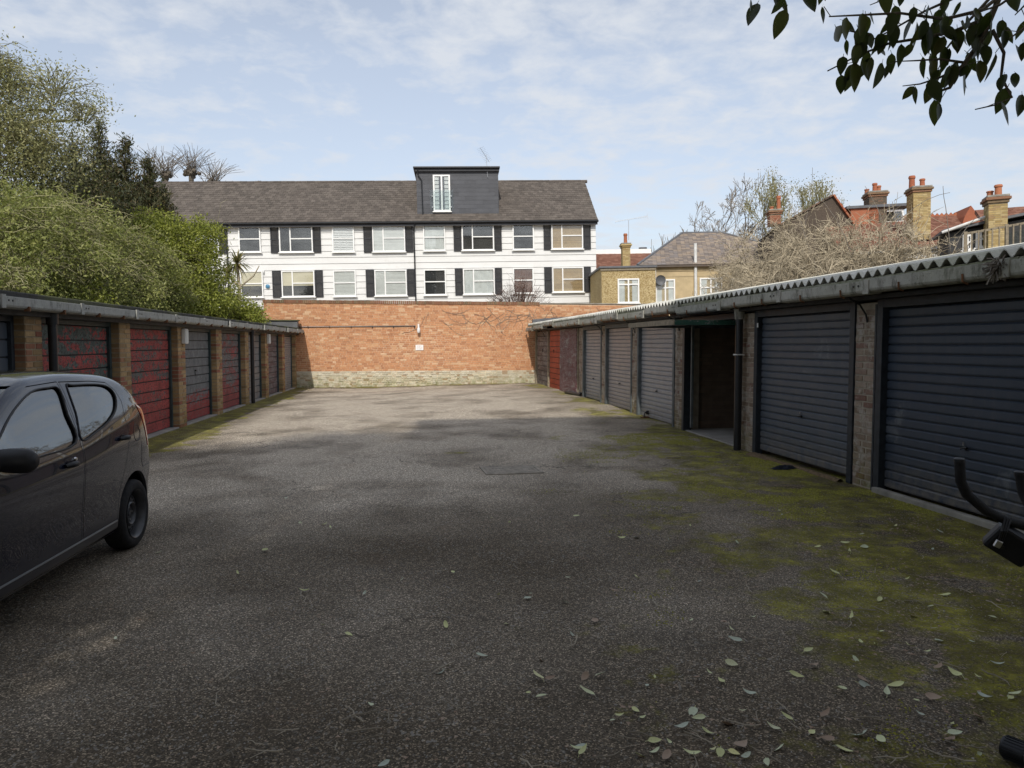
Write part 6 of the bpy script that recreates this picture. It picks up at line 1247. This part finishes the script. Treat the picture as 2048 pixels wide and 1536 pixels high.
# coconut matting stuffed along the foot of the sagging door
def matting():
    V = []; F = []; n = 60; q = random.Random(8)
    for i in range(n + 1):
        y = .42 + 2.0 * i / n; x = -.055 + .02 * fbm(y, 0, 2.5, 4); w = .045 + .02 * fbm(y, 3, 3, 1) + (.05 if i > n * .72 else 0); hh = .045 + .012 * fbm(y, 1, 4, 2)
        for k in range(7): a = math.pi * k / 6; V.append((x + w * math.cos(a) * -1, y, hh * math.sin(a) - .012 + q.uniform(-.003, .003)))
    for i in range(n):
        for k in range(6): F.append((i * 7 + k, i * 7 + k + 1, i * 7 + k + 8, i * 7 + k + 7))
    o = npmesh('coir_matting', np.array(V), np.array(F), 'mat_brown', None, True); o.location = (4.56, 6.9, 0); o.rotation_euler = (0, 0, RRZ); tag(o, 'brown fibre matting stuffed along the foot of the worn navy garage door', 'matting')
matting()
# manhole cover
mp = atZ(1022, 941, 0); mh = thing('manhole_cover', 'sunken rectangular manhole cover with ribbed surface in the asphalt', 'manhole', (mp.x, mp.y, gz(mp.x, mp.y) + .008), R(4)); simple('cast_iron', (.27, .238, .195), .9, .35, 12, bump=.5)
MB().box(-.30, .30, -.23, .23, -.02, .004).build('plate', 'cast_iron', mh); fr_ = MB()
for a in ((-.34, -.305, -.27, .27), (.305, .34, -.27, .27), (-.304, .304, -.27, -.235), (-.304, .304, .235, .27)): fr_.box(*a, -.02, .007)
fr_.build('rim', 'cast_iron', mh, bevel=.003)
for k in range(14): MB().box(-.29 + k * .042, -.27 + k * .042, -.22, .22, .0042, .0075).build('rib', 'cast_iron', mh)
# bits of timber
for px, py, L, rz, lab in ((1222, 900, .16, 10, 'short pale splinter of wood on the asphalt before the open garage'), (1346, 917, .20, 5, 'flat grey wood offcut lying on moss near the downpipe')): p = atZ(px, py); tag(MB().box(-L / 2, L / 2, -.012, .012, 0, .010).build('wood_offcut', 'timber_grey', None, loc=(p.x, p.y, gz(p.x, p.y) + .008)), lab, 'wood'); 

# ---- fallen leaves, twigs, grit
g6 = random.Random(23); FL = [leaf_mesh('fallen_leaf', 'leaf_fallen', .075, .034, .5), leaf_mesh('fallen_leaf', 'leaf_fallen', .062, .036, .2), leaf_mesh('fallen_leaf', 'leaf_fallen', .07, .028, .9), leaf_mesh('fallen_leaf', 'leaf_fallen_brown', .07, .04, .7)]
LP_ = [(952, 1313), (1073, 1320), (742, 1414), (891, 1347), (323, 1107), (527, 1103), (1056, 1192), (1048, 1202), (1073, 1400), (1188, 1398), (1228, 1437), (1232, 1444), (1295, 1488), (1345, 1495), (1320, 1505), (1377, 1458), (1440, 1503), (1470, 1504), (1577, 1352), (1640, 1443), (1585, 1449), (1572, 1497), (1738, 1475), (1848, 1440), (1896, 1488), (1965, 1448), (1890, 1490), (1452, 1328), (1468, 1270), (1446, 1250), (1486, 1290), (1706, 1318), (1815, 1234), (1990, 1205), (1900, 1195), (1395, 1168), (1337, 1083), (1020, 1047), (1130, 1160), (1126, 1206), (1185, 1244), (1175, 1350), (1190, 1357), (1090, 1365), (1160, 1518), (1168, 1505), (780, 1530), (650, 1255), (1775, 1400), (1955, 1395), (1950, 1408), (1865, 1100), (1640, 1095), (1735, 1095), (1700, 1110), (1910, 1165), (1995, 1240), (1935, 1285), (2020, 1165), (800, 1165), (907, 1150), (1250, 1080), (1268, 1078), (1555, 1025), (1562, 1035), (600, 1045), (660, 1060), (570, 1000), (655, 1050), (1470, 1085), (1385, 1245), (1620, 1340), (1607, 1310), (1690, 1385), (1560, 1470), (1250, 1422), (1265, 1420), (1410, 1440), (1402, 1465), (1718, 1287), (1830, 1300), (1870, 1345), (1755, 1295), (1980, 1330), (1925, 1360), (232, 1279), (1010, 1250), (1060, 1390), (1500, 1240), (1660, 1230), (1760, 1200), (1810, 1165), (1860, 1260)]
for px, py in LP_ + [(int(g6.uniform(1250, 2040)), int(1536 - 500 * g6.random() ** 1.3)) for _ in range(48)] + [(int(g6.uniform(350, 1500)), int(1500 - 560 * g6.random())) for _ in range(16)]:
    p = atZ(px + g6.uniform(-2, 2), py, 0)
    if p.x > xr(p.y) - .08: continue
    lm = g6.choice(FL[:3]) if g6.random() < .87 else FL[3]; o = bpy.data.objects.new('fallen_leaf', lm); COL.objects.link(o); o.location = (p.x, p.y, gz(p.x, p.y) + .012 + .010 * fbm(p.x, p.y, .9, 3.)); s = g6.uniform(.4, 1.1); o.scale = (s * g6.uniform(.7, 1.15), s, s); o.rotation_euler = (g6.gauss(0, .22), g6.gauss(0, .25), g6.uniform(0, 6.28))
    onm = p.x > xr(p.y) - 1.9; tag(o, ('curled brown leaf' if lm is FL[3] else 'pale yellow green fallen leaf') + (' lying on the mossy strip before the right garages' if onm else ' lying on the bare asphalt of the yard'), 'leaf', ('brown' if lm is FL[3] else 'pale') + ' leaves fallen on the ' + ('moss' if onm else 'asphalt'))
def twig_mesh(seed):
    q = random.Random(seed); a = 0; x = y = 0; pts = []
    for k in range(6): pts.append((x, y, .004 + .006 * q.random())); a += q.gauss(0, .28); x += .03 * math.cos(a); y += .03 * math.sin(a)
    m = MB(); m.tube(pts, [.0032, .0030, .0026, .0024, .002, .0016], 5)
    if seed % 2: p0 = Vector(pts[2]); m.tube([p0, p0 + Vector((.025, .02 * (1 if seed % 4 == 1 else -1), .004)), p0 + Vector((.055, .035 * (1 if seed % 4 == 1 else -1), .003))], [.002, .0017, .0013], 4)
    return m.mesh('fallen_twig', 'twig_fallen')
TM = [twig_mesh(i) for i in range(8)]
for k in range(110):
    px, py = (g6.uniform(20, 2040), 1536 - 330 * g6.random() ** 1.2) if k < 85 else (g6.uniform(1300, 2000), g6.uniform(1050, 1300)); p = atZ(px, py, 0)
    if p.x > xr(p.y) - .1: continue
    o = bpy.data.objects.new('fallen_twig', g6.choice(TM)); COL.objects.link(o); o.location = (p.x, p.y, gz(p.x, p.y) + .009 + .010 * fbm(p.x, p.y, .9, 3.)); s = g6.uniform(.45, 1.15); o.scale = (s, s, s); o.rotation_euler = (0, 0, g6.uniform(0, 6.28)); tag(o, 'thin dry twig lying on the dark asphalt', 'twig', 'dry twigs scattered on the near asphalt')
def scatter(name, label, pts, mat, size, seed, tall=1.):
    g = np.random.default_rng(seed); n = len(pts); P = np.array(pts); T = np.array([(1, 0, 0), (-.5, .87, 0), (-.5, -.87, 0), (0, 0, 1.)]); s = size * g.uniform(.5, 1.6, n); a = g.uniform(0, 6.28, n); V = np.empty((n, 4, 3))
    for k in range(4):
        x, y, z = T[k]; V[:, k, 0] = P[:, 0] + s * (x * np.cos(a) - y * np.sin(a)) * g.uniform(.6, 1.2, n); V[:, k, 1] = P[:, 1] + s * (x * np.sin(a) + y * np.cos(a)) * g.uniform(.6, 1.2, n); V[:, k, 2] = P[:, 2] + s * z * tall
    b = np.arange(n)[:, None] * 4; F = np.concatenate([b + np.array([[0, 1, 3]]), b + np.array([[1, 2, 3]]), b + np.array([[2, 0, 3]])], 0); tag(npmesh(name, V.reshape(-1, 3), F, mat), label, kind='stuff')
gp = []
while len(gp) < 30000:
    y = .9 + 11 * g6.random() ** 2.0; x = g6.uniform(-3.6, 4.4)
    if x > xr(y) - .05 or abs(x) > .85 * y + .6: continue
    if fbm(x, y, 1.1, 12.) + g6.gauss(0, .25) < -.05: continue
    gp.append((x, y, gz(x, y) + .010 * fbm(x, y, .9, 3.) + .004 * fbm(x, y, 2.7, 9.) - .0005))
dp = []
while len(dp) < 5200:
    y = 1.3 + 8 * g6.random() ** 1.5; x = xr(y) - .03 - abs(g6.gauss(0, 1.4)) if g6.random() < .75 else g6.uniform(-2.5, 3)
    if fbm(x, y, 1.6, 31.) + g6.gauss(0, .2) < .05: continue
    dp.append((x, y, gz(x, y) + .010 * fbm(x, y, .9, 3.) + .004 * fbm(x, y, 2.7, 9.) + .001))
scatter('leaf_litter', 'broken brown leaf litter drifted over the yard', dp, 'leaf_fallen_brown', .0095, 9, .25)
scatter('loose_grit', 'loose pale grit strewn over the near asphalt', gp, 'grit', .0048, 4, .6)
mp_ = []
while len(mp_) < 80000:
    y = 1.6 + 10 * g6.random() ** 1.3; d = abs(g6.gauss(0, 1.25)); d *= 1 + .9 * max(0, 1 - (y - 1.6) / 4.5); x = xr(y) - .06 - d
    if fbm(x, y, 1.3, 8.) + .5 * fbm(x, y, 4, 2.) + g6.gauss(0, .12) < .12 + .19 * d or x < .8: continue
    mp_.append((x, y, gz(x, y) + .010 * fbm(x, y, .9, 3.) + .004 * fbm(x, y, 2.7, 9.) - .001))
scatter('moss', 'low green moss growing along the right garages', mp_, 'moss_tuft', .0062, 6, .7)
